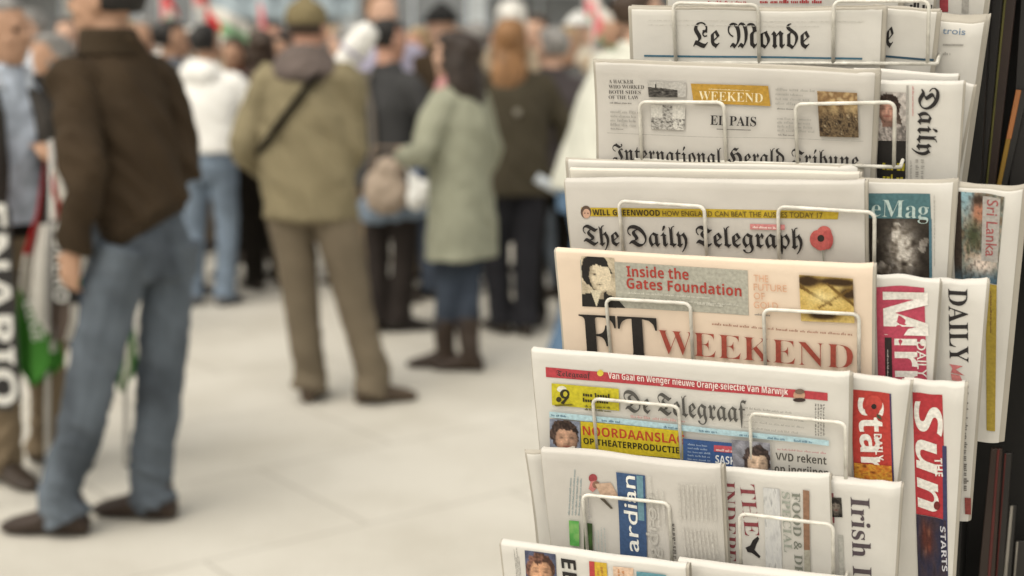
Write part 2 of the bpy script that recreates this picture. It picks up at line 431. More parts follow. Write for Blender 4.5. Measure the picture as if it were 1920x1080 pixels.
def head_fn(skin, hair, bg, shirt, cx=.5, cy=.48, r=.30, asp=1.0, lx=-.5, base=None, beard=0, seed=0.0, turn=.08):
    """a printed head and shoulders; asp: width over height of the picture; base: another picture behind it"""
    def fn(u, v):
        x, y = (u - cx) * asp / r, (v - cy) / r
        n1 = noise.noise(V((x * 2.2 + seed, y * 2.2, seed))); n2 = noise.noise(V((x * 6 + seed, y * 6, 4.4)))
        c = base(u, v) if base else mixc(bg, tuple(k * .75 for k in bg), .5 + n1)
        if y > 1.05 + .28 * x * x * .6 and abs(x) < 2.2: c = mixc(shirt, tuple(k * .55 for k in shirt), .5 + n2 + .4 * x)
        if abs(x - turn) < .42 and .6 < y < 1.45: c = mixc(tuple(k * .72 for k in skin), tuple(k * .5 for k in skin), .5 + x)
        hx, hy = x + .03, y + .26
        if (hx / 1.0) ** 2 + (hy / 1.05) ** 2 < 1 + .28 * n1 + .12 * n2: c = mixc(hair, tuple(min(255, k * 1.9 + 14) for k in hair), .25 + .9 * n2 - .4 * hx)
        fx, fy = (x - turn) / .76, (y - .08) / 1.0; e = fx * fx + fy * fy
        if e < 1 and y > -.62 + .16 * n1 + .10 * n2 + .25 * (x - .1) ** 2 * (1 if x > 0 else .4):
            nz = sqrt(1 - e); L_ = .56 + .42 * nz + .26 * fx * lx - .10 * fy
            L_ -= .40 * (gs(x, y, turn - .33, -.06, .17, .10) + gs(x, y, turn + .33, -.06, .17, .10)) + .22 * (gs(x, y, turn - .33, -.26, .22, .06) + gs(x, y, turn + .33, -.26, .22, .06))
            L_ -= .20 * gs(x, y, turn + .12, .26, .10, .22) + .22 * gs(x, y, turn, .40, .16, .05); L_ += .12 * gs(x, y, turn - .02, .12, .07, .22) + .10 * gs(x, y, turn - .4, .30, .2, .18)
            k = tuple(q * min(1.2, L_ + .06 * n2) for q in skin); k = mixc(k, (128, 58, 54) if skin[0] > skin[2] + 12 else (60, 58, 54), .75 * gs(x, y, turn, .56, .26, .07))
            if beard: k = mixc(k, hair, beard * (1 if y > .42 and gs(x, y, turn, .56, .25, .08) < .4 else .0))
            c = k
        return c
    return fn
def mottle(cols, s=6.0, seed=0.0, det=2.4, asp=1.0):
    def fn(u, v):
        t = .5 + .62 * noise.noise(V((u * s * asp + seed, v * s, seed))) + .36 * noise.noise(V((u * s * det * asp, v * s * det + seed, 2.2)))
        t = max(0, min(.999, t)) * (len(cols) - 1); i = int(t); return mixc(cols[i], cols[i + 1], t - i)
    return fn
def oval(cx, cy, rx, ry, n=18, a0=0, a1=2 * pi):
    return [(cx + rx * cos(a0 + (a1 - a0) * i / n), cy + ry * sin(a0 + (a1 - a0) * i / n)) for i in range(n + (0 if a1 - a0 > 6.2 else 1))]
def face(cx, cy, r, skin, hair, shirt=None, k=1.25, turn=0.1, shade=None):
    """a small printed head"""
    sh = shade or tuple(int(c * .78) for c in skin); dk = tuple(int(c * .45) for c in skin)
    it = []
    if shirt: it.append(([(cx - r * 1.9, cy + r * 2.6), (cx - r * 1.6, cy + r * 1.5), (cx - r * .4, cy + r * 1.1), (cx + r * .5, cy + r * 1.1), (cx + r * 1.7, cy + r * 1.5), (cx + r * 1.9, cy + r * 2.6)], shirt))
    it.append((oval(cx - r * .03, cy - r * .22, r * 1.06, r * 1.12), hair))
    it.append((oval(cx + r * turn, cy + r * .1, r * .86, r * 1.1), skin))
    it.append((oval(cx + r * (turn + .62), cy + r * .2, r * .22, r * .7, 12), sh)); it.append((oval(cx + r * (turn - .3), cy + r * .38, r * .26, r * .2, 10), tuple(min(255, int(c * 1.07)) for c in skin)))
    it.append((oval(cx + r * (turn - .35), cy - r * .05, r * .17, r * .1, 8), dk))
    it.append((oval(cx + r * (turn + .35), cy - r * .05, r * .17, r * .1, 8), dk))
    it.append(([(cx + r * (turn - .05), cy + r * .0), (cx + r * (turn + .16), cy + r * .42), (cx + r * (turn - .14), cy + r * .42)], sh))
    it.append((oval(cx + r * turn, cy + r * .68, r * .3, r * .09, 8), (150, 80, 70) if skin[0] > skin[2] + 12 else dk))
    it.append(([(cx - r * .88, cy + r * .0), (cx - r * .85, cy - r * .7), (cx + r * .1, cy - r * 1.2), (cx + r * .95, cy - r * .65), (cx + r * .5, cy - r * .86), (cx - r * .3, cy - r * .80), (cx - r * .70, cy - r * .45)], hair))
    return it

# ---------------------------------------------------------------- the newspapers
BLK = (40, 36, 36); DGR = (82, 78, 74); GRY = (128, 124, 118); LGR = (170, 166, 159); RED = (190, 40, 48); WHT = (232, 228, 220)
YEL = (214, 190, 22); BLU = (52, 88, 150)
# top row, mostly above the picture
p = Paper(0, (1250, -120), (1690, -118), .006, .014, 40, 'newspaper with red print lines, highest in the rack above the white front page', 'white')
p.quad([(1300, -92), (1560, -90), (1560, -60), (1300, -62)], RED, 'red_panel')
p.words((1262, -44), (1640, -42), (1262, -8), 5, GRY)
p.words((1425, -2), (1560, -2), (1425, 6), 1, RED, 'headline', fill=.9, ww=(12, 26)); p.words((1325, 0), (1420, 0), (1325, 7), 1, (196, 60, 60), 'headline', fill=.8)
p = Paper(0, (1660, -120), (1762, -116), .024, .014, 60, 'newspaper showing a black headline, beside the highest red lettered paper', 'white')
p.words((1690, -40), (1752, -40), (1690, 18), 3, BLK, 'headline', fill=.7, ww=(9, 20))
p = Paper(0, (1755, -110), (1860, -104), .040, .016, 34, 'newspaper with a small red box near its lower edge, highest beside dark magazines', 'white', nl=8)
p.quad([(1762, -30), (1778, -30), (1778, 22), (1762, 22)], (176, 60, 70)); p.quad([(1805, -40), (1818, -40), (1816, 24), (1803, 24)], LGR)

# row 1
p = Paper(1, (1183, 12), (1653, 15), .004, .016, 150, 'newspaper with blackletter name above a thin blue rule, whole front showing', 'white', bulge=.0015)
p.text('Le Monde', (1300, 88), (1518, 90.5), 45, 'black', BLK, 'masthead')
p.quad([(1208, 102.5), (1617, 108), (1617, 111.5), (1208, 106)], (58, 108, 134), 'blue_rule')
p.words((1215, 33), (1640, 36), (1215, 50), 2, (206, 202, 194), fill=.25)
p = Paper(1, (1640, 10), (1757, 18), .023, .014, 150, 'second copy of the blackletter blue-rule paper, mostly covered by the first', 'white')
p.text('e', (1661, 88), (1674, 88.5), 52, 'black', BLK, 'masthead'); p.quad([(1660, 103), (1751, 110), (1751, 114), (1660, 107)], (48, 84, 108), 'blue_rule')
p.quad([(1655, 20), (1663, 20), (1663, 118), (1655, 118)], (176, 168, 158), 'shaded_fold') if False else None
p = Paper(1, (1748, 24), (1846, 32), .040, .046, 345, 'newspaper with small blue word and grey rule, beside the blackletter copies', 'white', nl=9, curl=.005)
p.text('trois', (1767, 63), (1810, 65), 12, 'plain', (120, 146, 176), 'headline'); p.quad([(1768, 82), (1807, 82.5), (1806, 86), (1768, 85.5)], LGR, 'grey_rule')
p.words((1768, 95), (1782, 95), (1768, 104), 1, LGR, fill=.8)

# row 2
p = Paper(2, (1116, 113), (1640, 134), .004, .018, 335, 'newspaper with ochre weekend box and three small pictures above its blackletter name', 'grey', bulge=.004, curl=.005, nl=8)
for i, q in enumerate(('A HACKER', 'WHO WORKED', 'BOTH SIDES', 'OF THE LAW')):
    p.text(q, (1142, 156.5 + i * 9.6), (1142 + (46, 66, 60, 56)[i], 157.3 + i * 9.6), 7.2, 'thin', DGR, 'small_headline')
p.words((1144, 189), (1185, 190), (1144, 195), 1, GRY)
p.words((1145, 204), (1205, 206), (1145, 236), 4, LGR, 'small_headline', fill=.7, ww=(8, 22)); p.words((1146, 237), (1175, 238), (1146, 243), 1, GRY)
p.picture([(1215, 152), (1287, 154), (1287, 182), (1217, 181)], lambda u, v: mixc(mottle([(168, 165, 160), (182, 179, 174)], 3)(u, v), mottle([(30, 28, 27), (70, 67, 64), (120, 117, 112)], 9, 3)(u, v), 1.4 * (v > .38 + .25 * u * u) * (u < .78)))
p.shapes([([(1229, 157), (1231, 157), (1232, 166), (1229, 166)], (60, 58, 54))], 'printed_picture')
p.picture([(1221, 195), (1286, 197), (1284, 243), (1222, 241)], lambda u, v: mixc((198, 195, 188), mottle([(40, 38, 36), (130, 127, 122), (190, 187, 181), (84, 81, 77)], 11, 5)(u, v), 1.0 if (.33 < u < .62 or (u > .62 and v > .55 and noise.noise(V((u * 9, v * 9, 1))) > -.1) or (u < .33 and v > .5)) else .0))
p.quad([(1296, 156), (1441, 160), (1445.5, 198), (1301.5, 192)], (191, 144, 42), 'weekend_box')
p.text('WEEKEND', (1311, 186.5), (1431, 191), 17.5, 'thin', (236, 222, 180), 'weekend_title')
p.words((1330, 163), (1407, 166), (1330, 168), 1, (232, 214, 160), fill=.5, ww=(60, 76), ragged=0)
p.words((1455, 161), (1528, 164), (1455, 196), 4, LGR, 'small_headline', fill=.7, ww=(10, 24)); p.words((1458, 199), (1490, 200), (1458, 205), 1, GRY)
p.words((1458, 216), (1528, 219), (1459, 246), 4, LGR, 'small_headline', fill=.7, ww=(10, 24)); p.words((1460, 247), (1490, 248), (1460, 254), 1, GRY)
p.picture([(1533, 169), (1608, 172), (1611, 256), (1538, 254)], lambda u, v: mixc(mottle([(196, 172, 128), (180, 154, 112), (120, 92, 62), (200, 180, 140)], 4, 2)(u, v), mottle([(36, 28, 20), (62, 48, 34), (120, 102, 76), (52, 40, 28), (176, 160, 130)], 10, 7)(u, v), 3 * (v - .26 + .2 * noise.noise(V((u * 6, 1, 1))))), n=44)
p.text('EL PAIS', (1333, 232), (1419, 235), 18, 'serif', BLK, 'inset_name'); p.quad([(1345, 239), (1409, 241), (1409, 243), (1345, 241)], GRY, 'grey_rule')
p.quad([(1140, 246.5), (1620, 262), (1620, 263), (1140, 247.5)], LGR, 'grey_rule')
p.text('International Herald Tribune', (1151, 299), (1611, 315), 33, 'black', BLK, 'masthead')
p = Paper(2, (1612, 146), (1806, 152), .026, .016, 345, 'newspaper with bearded man photograph and sideways blackletter word', 'white', nl=8, curl=.005)
p.picture([(1644, 170), (1699, 172), (1699, 264), (1644, 263)], head_fn((204, 156, 138), (44, 34, 30), (206, 198, 192), (196, 186, 180), cx=.40, cy=.36, r=.25, asp=.6, lx=.6, beard=.0, turn=-.1, base=head_fn((190, 146, 130), (70, 60, 54), (206, 198, 192), (178, 150, 140), cx=.52, cy=.66, r=.21, asp=.6, turn=-.3, beard=.6, seed=3)))

p.quad([(1643, 263), (1699, 264), (1699, 345), (1645, 345)], (34, 30, 28), 'black_panel')
p.words((1655, 300), (1696, 302), (1656, 340), 2, (196, 180, 30), 'yellow_headline', fill=.75, ww=(14, 40), ragged=.1)
p.quad([(1700, 158), (1704, 158), (1702, 345), (1698, 345)], LGR, 'grey_rule')
p.words((1709, 160), (1709, 232), (1716, 160), 1, (206, 140, 138), fill=.5)
p.text('Daily', (1724, 163), (1719, 290), 33, 'black', BLK, 'masthead')
p.text('Ga', (1718, 297), (1716, 345), 22, 'plain', LGR, 'headline') if False else p.words((1736, 298), (1736, 345), (1716, 298), 2, LGR, 'headline', fill=.8, ww=(5, 12))
p.words((1712, 300), (1712, 345), (1706, 300), 1, LGR)
p = Paper(2, (1600, 128), (1797, 138), .046, .012, 330, 'blank topped newspaper leaning behind the sideways blackletter paper', 'white')
p = Paper(2, (1770, 150), (1826, 158), .058, .012, 345, 'thin newspaper edge peeking past the sideways blackletter paper', 'white', nl=8)

# row 3
p = Paper(3, (1064, 297), (1606, 312), .044, .014, 420, 'back newspaper of the stack behind the poppy front page', 'white', nl=7)
p = Paper(3, (1067, 314), (1610, 322), .026, .012, 420, 'middle newspaper of the stack behind the poppy front page', 'cream', nl=7)
p = Paper(3, (1057, 334), (1619, 338), .004, .018, 520, 'newspaper with a red poppy and a yellow strip over its blackletter name', 'grey', bulge=.003, nl=8)
p.quad([(1090, 388.5), (1573, 396), (1571, 411), (1091, 405)], (200, 168, 30), 'yellow_strip')
p.shapes([(oval(1099, 397, 10, 12), (96, 74, 60)), (oval(1100, 400, 7, 9), (206, 160, 134)), (oval(1097, 399, 1.6, 1, 6), (60, 40, 36)), (oval(1103, 399, 1.6, 1, 6), (60, 40, 36))])
p.text('WILL GREENWOOD', (1112, 402.3), (1238, 404), 11, 'bold', (56, 44, 20), 'strip_title')
p.text('HOW ENGLAND CAN BEAT THE AUSSIES TODAY 17', (1243, 404), (1543, 408), 10, 'plain', (104, 84, 30), 'strip_title')
p.text('The Daily Telegraph', (1096, 458), (1506, 466), 40, 'black', BLK, 'masthead')
p.shapes([([(1407, 418.5), (1472, 420), (1472, 430), (1407, 429)], (214, 128, 128))], 'pink_tag'); p.words((1412, 420.5), (1465, 422), (1412, 428), 1, (240, 214, 206), fill=.6)
p.shapes([(oval(1533, 447, 14, 17), (196, 82, 78)), (oval(1546, 436, 14, 14), (204, 92, 86)), (oval(1552, 448, 11, 18), (188, 74, 72)), (oval(1541, 455, 15, 13), (198, 86, 82)), (oval(1540, 445, 6.5, 6.5), (46, 36, 32)), ([(1542, 467), (1545, 467), (1547, 492), (1544, 492)], (150, 150, 138))], 'printed_poppy')
p = Paper(3, (1604, 333), (1786, 343), .026, .016, 560, 'newspaper showing a teal magazine panel over a dark photograph', 'white', nl=7)
p.quad([(1617, 361), (1744, 364), (1746, 411), (1619, 409)], (72, 116, 124), 'teal_panel')
p.picture([(1617, 408), (1742, 411), (1744, 545), (1619, 545)], lambda u, v: mixc(mottle([(28, 23, 20), (42, 36, 31), (54, 47, 40)], 7)(u, v), mottle([(60, 52, 46), (150, 142, 132), (220, 214, 206), (110, 100, 90)], 9, 3, asp=.8)(u, v), 1.25 * gs(u, v, .60, .42, .20, .34) + .45 * (noise.noise(V((u * 5, v * 5, 8))) > .3)), n=44)

p.shapes([([(1742, 410), (1747, 410), (1748, 545), (1743, 545)], (72, 116, 134))], 'teal_edge')
p.text('eMag', (1634, 405), (1741, 410), 34, 'thin', (186, 208, 204), 'magazine_title')
p.words((1755, 366), (1755, 500), (1750, 366), 1, LGR)
p = Paper(3, (1780, 343), (1918, 352), .046, .020, 842, 'tall newspaper with a travel photograph and a yellow strip', 'white', nl=9, curl=.005)
def travel(u, v):
    c = mottle([(70, 62, 50), (128, 112, 94), (110, 122, 116), (176, 154, 136), (80, 84, 66)], 5, 4)(u, v)
    c = mixc(c, (146, 180, 192), 1.2 * (u > .12) * (u < .42) * (1 - v * 2.2)); c = mixc(c, (58, 48, 42), 1.0 * (u < .16)); c = mixc(c, (70, 96, 112), 5 * (v - .84 + .1 * u))
    c = mixc(c, (222, 206, 194), 1.2 * gs(u, v, .62, .80, .3, .10)); c = mixc(c, (178, 122, 98), 1.3 * gs(u, v, .52, .22, .14, .13)); c = mixc(c, (62, 46, 36), 1.3 * gs(u, v, .5, .08, .13, .05)); c = mixc(c, (66, 72, 50), 1.0 * gs(u, v, .42, .48, .16, .16))
    return mixc(c, (40, 34, 30), .35 * (noise.noise(V((u * 14, v * 20, 3))) > .2))
p.picture([(1786, 357), (1884, 367), (1869, 533), (1791, 521)], travel, n=44)

p.quad([(1843, 368), (1876, 371), (1871, 492), (1840, 488)], (176, 170, 164), 'grey_panel')
p.text('Sri Lanka', (1851, 374), (1848, 480), 19, 'plain', (172, 84, 84), 'travel_title')
p.quad([(1848, 531), (1869, 534), (1866, 808), (1850, 806)], (176, 150, 44), 'yellow_strip'); p.words((1861, 545), (1861, 650), (1856, 545), 1, (120, 80, 50), fill=.6)

# row 4
p = Paper(4, (1042, 465), (1636, 496), .004, .016, 695, 'salmon pink newspaper with grey picture box and big brick red weekend lettering', 'salmon', bulge=.002)
p.quad([(1088, 488), (1402, 506), (1404, 591), (1092, 573)], (176, 174, 160), 'grey_box')
def engraved(u, v):
    c = head_fn((236, 222, 196), (30, 28, 27), (176, 174, 160), (34, 33, 32), cx=.44, cy=.36, r=.33, asp=.74, lx=.9, turn=.22, seed=6)(u, v)
    L_ = sum(c) / 3
    if .66 < v and .26 < u < .62 and abs(u - .42) < (1 - v) * .5: return (206, 196, 172)
    if abs(c[0] - c[2]) < 9 and L_ > 110: return (176, 174, 160)
    return (38, 36, 34) if L_ < 112 else mixc((216, 202, 176), (150, 138, 118), (168 - L_) / 50)
p.picture([(1090, 481), (1152, 484), (1156, 577), (1092, 574)], engraved, 'printed_portrait', n=46)
p.shapes([([(1148, 558), (1160, 562), (1173, 577), (1150, 576)], (38, 36, 34))], 'printed_portrait')
p.text('Inside the', (1176, 518), (1292, 524), 21, 'bold', (186, 56, 46), 'headline'); p.text('Gates Foundation', (1176, 540), (1391, 555), 21, 'bold', (186, 56, 46), 'headline')
p.words((1178, 543), (1385, 556), (1178, 562), 2, (206, 204, 192), fill=.4); p.words((1308, 560), (1372, 566), (1308, 574), 1, (206, 204, 192), fill=.4)
for i, (q, x1) in enumerate((('THE', 1441), ('FUTURE', 1476), ('OF', 1435), ('GOLD', 1460))):
    p.text(q, (1414, 526 + 16.6 * i), (x1, 526 + 16.6 * i + (x1 - 1414) * .055), 13.5, 'plain', (226, 172, 136), 'headline')
p.words((1416, 584), (1445, 586), (1416, 590), 1, GRY, fill=.8)
def gold(u, v):
    c = mottle([(170, 140, 74), (206, 180, 110), (188, 158, 88), (214, 192, 128)], 3, 2)(u, v); d = u * .75 + v * .6
    c = mixc(c, (58, 40, 20), 2.2 * (gs(u, v, .15, .12, .16, .10) + gs(u, v, .72, .10, .30, .07) + gs(u, v, .92, .34, .14, .10) + gs(u, v, .42, .86, .22, .07)))
    c = mixc(c, (104, 78, 34), 1.2 * (abs(v - .30 - .62 * (u - .1)) < .04) * (u < .6) + 1.0 * (abs(v - .18 - .9 * (u - .55)) < .035) * (u > .5) + .9 * (abs(v - .95 + .75 * u) < .03) * (u > .35))
    return mixc(c, (232, 214, 156), .8 * gs(u, v, .42, .44, .22, .14))
p.picture([(1499, 513), (1600, 520), (1603, 604), (1503, 600)], gold)

p.text('FT', (1092, 664), (1236, 673), 88, 'serif', (36, 32, 30), 'masthead')
p.text('WEEKEND', (1236, 660), (1600, 690), 50, 'hair', (172, 70, 54), 'masthead')
p.words((1336, 601), (1600, 621), (1336, 608), 1, (176, 130, 108), fill=.75, ww=(8, 22), ragged=0)
p = Paper(4, (1624, 512), (1762, 524), .022, .016, 745, 'newspaper with a sideways white name on a crimson block', 'white', nl=7)
CR_ = (196, 62, 88)
p.quad([(1643, 537), (1733, 539), (1739, 745), (1647, 745)], CR_, 'crimson_block')
p.text('M', (1656, 546), (1658, 627), 74, 'heavy', WHT, 'masthead'); p.text('irror', (1676, 632), (1680, 800), 48, 'bold', WHT, 'masthead') if False else p.text('irr', (1677, 634), (1679, 722), 50, 'bold', WHT, 'masthead')
p.quad([(1659, 632), (1672, 632), (1674, 735), (1661, 735)], (48, 38, 38), 'black_panel'); p.words((1668, 655), (1668, 730), (1663, 655), 1, (190, 180, 176), fill=.7)
p.text('DAILY', (1719, 640), (1721, 706), 16, 'plain', WHT, 'masthead')
p = Paper(4, (1750, 521), (1850, 529), .042, .020, 1000, 'tall newspaper with dark sideways serif capitals and a red emblem', 'white', nl=9)
p.text('DAILY', (1778, 541), (1781, 679), 33, 'serif', BLK, 'masthead')
p.shapes([([(1780, 682), (1806, 686), (1792, 692), (1809, 704), (1783, 698), (1786, 690)], (206, 110, 110)), ([(1783, 700), (1800, 703), (1806, 716), (1785, 712)], (210, 120, 118))], 'printed_emblem')
p.words((1818, 722), (1818, 925), (1806, 722), 1, GRY, fill=.75, ww=(8, 20), ragged=0); p.quad([(1809, 932), (1821, 933), (1821, 964), (1810, 963)], (150, 60, 54), 'red_tab')
p.words((1774, 720), (1774, 990), (1766, 720), 2, LGR)

# row 5
p = Paper(5, (995, 650), (1591, 701), .004, .018, 885, 'newspaper with long red strip and two bright yellow boxes round its blackletter name', 'white', bulge=.002, curl=.005, nl=8)
p.quad([(1023, 687), (1552, 736), (1552, 751), (1024, 706)], (196, 56, 66), 'red_strip')
p.text('Telegraaf', (1044, 704), (1108, 709), 12, 'black', (70, 50, 50), 'strip_title'); p.shapes([(oval(1126, 699, 6, 6), (226, 204, 60))], 'yellow_dot')
p.text('Van Gaal en Wenger nieuwe Oranje-selectie Van Marwijk', (1141, 709), (1478, 740), 13, 'bold', (240, 222, 216), 'strip_title')
p.shapes([(oval(1499, 740, 11, 10), (196, 150, 120)), (oval(1499, 749, 12, 4, 12), (60, 44, 40)), (oval(1500, 733, 9, 5), (120, 96, 80))])
p.quad([(1035, 717), (1161, 728), (1162, 769), (1036, 758)], (210, 196, 24), 'yellow_box')
p.shapes([(oval(1054, 728, 9, 6), (222, 220, 200)), (oval(1060, 737, 9, 9), (52, 46, 20)), (oval(1061, 737, 4, 5), (206, 192, 40)), ([(1064, 742), (1069, 742), (1058, 756), (1052, 754)], (52, 46, 20)), (oval(1049, 747, 5, 5), (60, 52, 24)), ([(1040, 757), (1072, 755), (1078, 758), (1044, 760)], (120, 108, 24))], 'printed_emblem')
p.words((1094, 731), (1153, 736), (1094, 752), 2, (60, 54, 20), 'small_headline', fill=.8, ww=(12, 30)); p.words((1098, 755), (1158, 760), (1098, 768), 2, (96, 90, 28), fill=.6)
p.text('De Telegraaf', (1173, 769), (1402, 790), 44, 'black', (84, 82, 78), 'masthead')
p.words((1184, 773), (1304, 784), (1184, 782), 1, (206, 160, 156), fill=.6)
p.quad([(1032, 769), (1555, 823), (1555, 833), (1032, 780)], (176, 212, 224), 'pale_blue_strip')
for x in (1036, 1130, 1246, 1312, 1388, 1440, 1490): p.words((x, 771 + (x - 1032) * .103), (x + 34, 774.5 + (x - 1032) * .103), (x, 778 + (x - 1032) * .103), 1, (96, 134, 160), fill=.6)
p.picture([(1033, 781), (1089, 787), (1092, 852), (1034, 852)], head_fn((208, 166, 140), (46, 36, 32), (150, 158, 178), (70, 74, 96), cx=.5, cy=.50, r=.40, asp=.84, turn=.12, seed=2), 'printed_portrait')
p.quad([(1091, 786), (1282, 804), (1283, 856), (1093, 840)], YEL, 'yellow_box')
p.text('NOORDAANSLAG', (1096, 811), (1286, 829), 19, 'bold', (200, 60, 32), 'headline'); p.text('OP THEATERPRODUCTIE', (1097, 827.5), (1276, 846), 13, 'bold', (44, 40, 20), 'headline')
p.quad([(1040, 838), (1180, 850), (1180, 870), (1040, 858)], (178, 74, 56), 'red_strip'); p.quad([(1180, 850), (1282, 859), (1282, 880), (1180, 870)], BLU, 'printed_picture')
p.quad([(1283, 817), (1377, 826), (1377, 895), (1284, 880)], BLU, 'blue_panel'); p.words((1292, 824), (1334, 828), (1292, 858), 5, (150, 172, 206), fill=.55); p.words((1290, 860), (1340, 864), (1290, 880), 2, (120, 146, 190), fill=.5)
p.quad([(1341, 829), (1402, 834), (1402, 846), (1341, 841)], (206, 76, 88), 'red_tab'); p.words((1345, 832), (1398, 837), (1345, 842), 1, (236, 200, 196), fill=.5)
p.text('SASKIA', (1344, 862), (1398, 868), 16, 'bold', (226, 230, 234), 'headline'); p.words((1344, 868), (1400, 874), (1344, 890), 2, (200, 208, 222), 'headline', fill=.8, ww=(10, 24))
p.picture([(1374, 818), (1446, 825), (1448, 897), (1378, 892)], head_fn((216, 188, 164), (40, 32, 30), (150, 150, 160), (170, 150, 130), cx=.66, cy=.56, r=.36, asp=1.0, turn=.02, seed=5), 'printed_portrait')
p.text('VVD rekent', (1457, 857), (1552, 865), 16, 'heavy', (72, 68, 62), 'headline'); p.text('op ingrijpen', (1455, 879), (1556, 888), 16, 'heavy', (72, 68, 62), 'headline')
p.words((1460, 832), (1552, 840), (1460, 838), 1, (190, 140, 140), fill=.7); p.words((1395, 752), (1525, 765), (1395, 800), 4, LGR, fill=.35, ragged=.5)
p.words((1550, 752), (1550, 812), (1530, 750), 4, DGR, 'barcode', fill=.8, ww=(3, 7), ragged=0)
p = Paper(5, (1574, 697), (1706, 718), .024, .018, 930, 'newspaper with a sideways name and poppy on a scarlet block', 'white', nl=9, curl=.005)
p.quad([(1595, 730), (1668, 737), (1674, 908), (1602, 905)], (196, 52, 44), 'scarlet_block')
p.quad([(1668, 737), (1671, 737), (1677, 908), (1674, 908)], (60, 50, 96), 'blue_edge')
p.text('Star', (1609, 745), (1616, 880), 42, 'heavy', WHT, 'masthead')
p.shapes([(oval(1639, 757, 16, 17), (206, 62, 52)), (oval(1636, 768, 14, 12), (190, 50, 44)), (oval(1639, 761, 5, 5), (40, 30, 28)), ([(1644, 774), (1652, 780), (1654, 786), (1645, 782)], (60, 84, 60))], 'printed_poppy')
p.text('DAILY', (1639, 812), (1643, 862), 13, 'bold', WHT, 'masthead')
p.picture([(1602, 866), (1672, 872), (1674, 908), (1603, 906)], mottle([(90, 50, 20), (190, 110, 44), (206, 160, 60), (150, 64, 36)], 5), n=20)
p = Paper(5, (1694, 711), (1808, 722), .044, .022, 1180, 'tall newspaper with a sideways slanted white name on a red block', 'white', nl=10, curl=.005)
p.quad([(1711, 735), (1767, 740), (1774, 975), (1718, 963)], (192, 44, 52), 'red_block'); p.quad([(1767, 835), (1775, 836), (1779, 1150), (1771, 1150)], (58, 58, 100), 'blue_edge')
p.text('Sun', (1714, 752), (1722, 958), 46, 'bital', WHT, 'masthead'); p.text('THE', (1752, 858), (1754, 892), 13, 'bold', WHT, 'masthead')
p.shapes([(oval(1757, 947, 6, 8), (120, 36, 34))], 'printed_poppy')
p.picture([(1718, 963), (1774, 975), (1779, 1150), (1724, 1150)], lambda u, v: mixc(mottle([(24, 22, 30), (40, 42, 66), (60, 50, 60), (30, 28, 40)], 4, 3)(u, v), mottle([(120, 62, 46), (70, 36, 32), (150, 100, 80)], 6)(u, v), 1.3 * gs(u, v, .34, .22, .22, .17)))
p.text('STARTS', (1763, 985), (1767, 1070), 9, 'bold', (196, 196, 206), 'strip_title')

# row 6
p = Paper(6, (1013, 840), (1349, 872), .004, .020, 1085, 'newspaper folded sideways with a dark blue name band and a golfer', 'grey', bulge=.003, curl=.005, nl=8)
p.words((1063, 965), (1068, 880), (1088, 966), 4, (150, 166, 168), 'small_headline', fill=.6, ww=(8, 20))
p.shapes([(oval(1112, 896, 8, 8), (164, 60, 66)), ([(1108, 902), (1118, 900), (1122, 912), (1112, 922), (1104, 916)], (206, 120, 116)), (oval(1118, 908, 7, 7), (140, 96, 78)), ([(1116, 906), (1146, 904), (1156, 922), (1160, 930), (1126, 926)], (200, 166, 140)), ([(1122, 930), (1134, 934), (1150, 952), (1146, 953)], (90, 80, 66))], 'printed_golfer')
p.quad([(1156, 884), (1210, 890), (1214, 1050), (1164, 1046)], (54, 84, 130), 'blue_band'); p.quad([(1194, 890), (1206, 891), (1209, 975), (1198, 974)], (100, 146, 164), 'teal_band')
p.text('ardian', (1199, 1034), (1191, 892), 27, 'plain', (238, 238, 232), 'masthead')
p.text('gdrop', (1237, 1046), (1229, 925), 24, 'plain', (190, 186, 178), 'headline'); p.words((1262, 1045), (1258, 978), (1270, 1045), 1, DGR, fill=.8, ww=(4, 9), ragged=0)
p.words((1220, 985), (1213, 890), (1252, 985), 3, (206, 202, 194), fill=.5)
p.words((1272, 972), (1268, 902), (1346, 976), 9, (196, 192, 184), fill=.75, ww=(20, 60), ragged=.05); p.words((1284, 1050), (1276, 985), (1352, 1054), 9, (196, 192, 184), fill=.75, ww=(20, 60), ragged=.05)
p.quad([(1068, 973), (1087, 975), (1088, 1022), (1070, 1020)], photo_mat('green_picture', [(50, 120, 50), (90, 160, 80), (140, 180, 110)], 40), 'printed_picture'); p.quad([(1096, 977), (1112, 979), (1113, 1040), (1097, 1040)], photo_mat('dark_green_picture', [(36, 36, 26), (50, 70, 36), (70, 110, 50)], 40), 'printed_picture')
p.words((1116, 1040), (1113, 985), (1140, 1042), 4, (176, 186, 184), fill=.5); p.words((1096, 970), (1093, 930), (1110, 970), 2, (170, 166, 166), fill=.5)
p = Paper(6, (988, 846), (1060, 852), .028, .014, 1060, 'blank newspaper edge behind the sideways blue band paper', 'white', nl=7)
p = Paper(6, (1338, 876), (1553, 893), .030, .016, 1100, 'newspaper with sideways thin crimson capitals and a black eagle', 'white', nl=7)
CRM = (150, 62, 70)
p.text('INDEPENDENT', (1352, 902), (1360, 1180), 26, 'thin', CRM, 'masthead'); p.text('THE', (1387, 907), (1397, 1004), 28, 'thin', CRM, 'masthead')
p.shapes([([(1398, 1026), (1407, 1022), (1412, 1012), (1421, 1005), (1424, 1009), (1418, 1021), (1415, 1030), (1426, 1042), (1424, 1046), (1410, 1036), (1402, 1034)], BLK)], 'printed_eagle')
p.quad([(1431, 913), (1462, 916), (1468, 1100), (1438, 1100)], photo_mat('pale_grey_picture', [(176, 176, 176), (196, 196, 196), (206, 206, 204), (150, 150, 152)], 60, (3, .7, 1)), 'printed_picture')
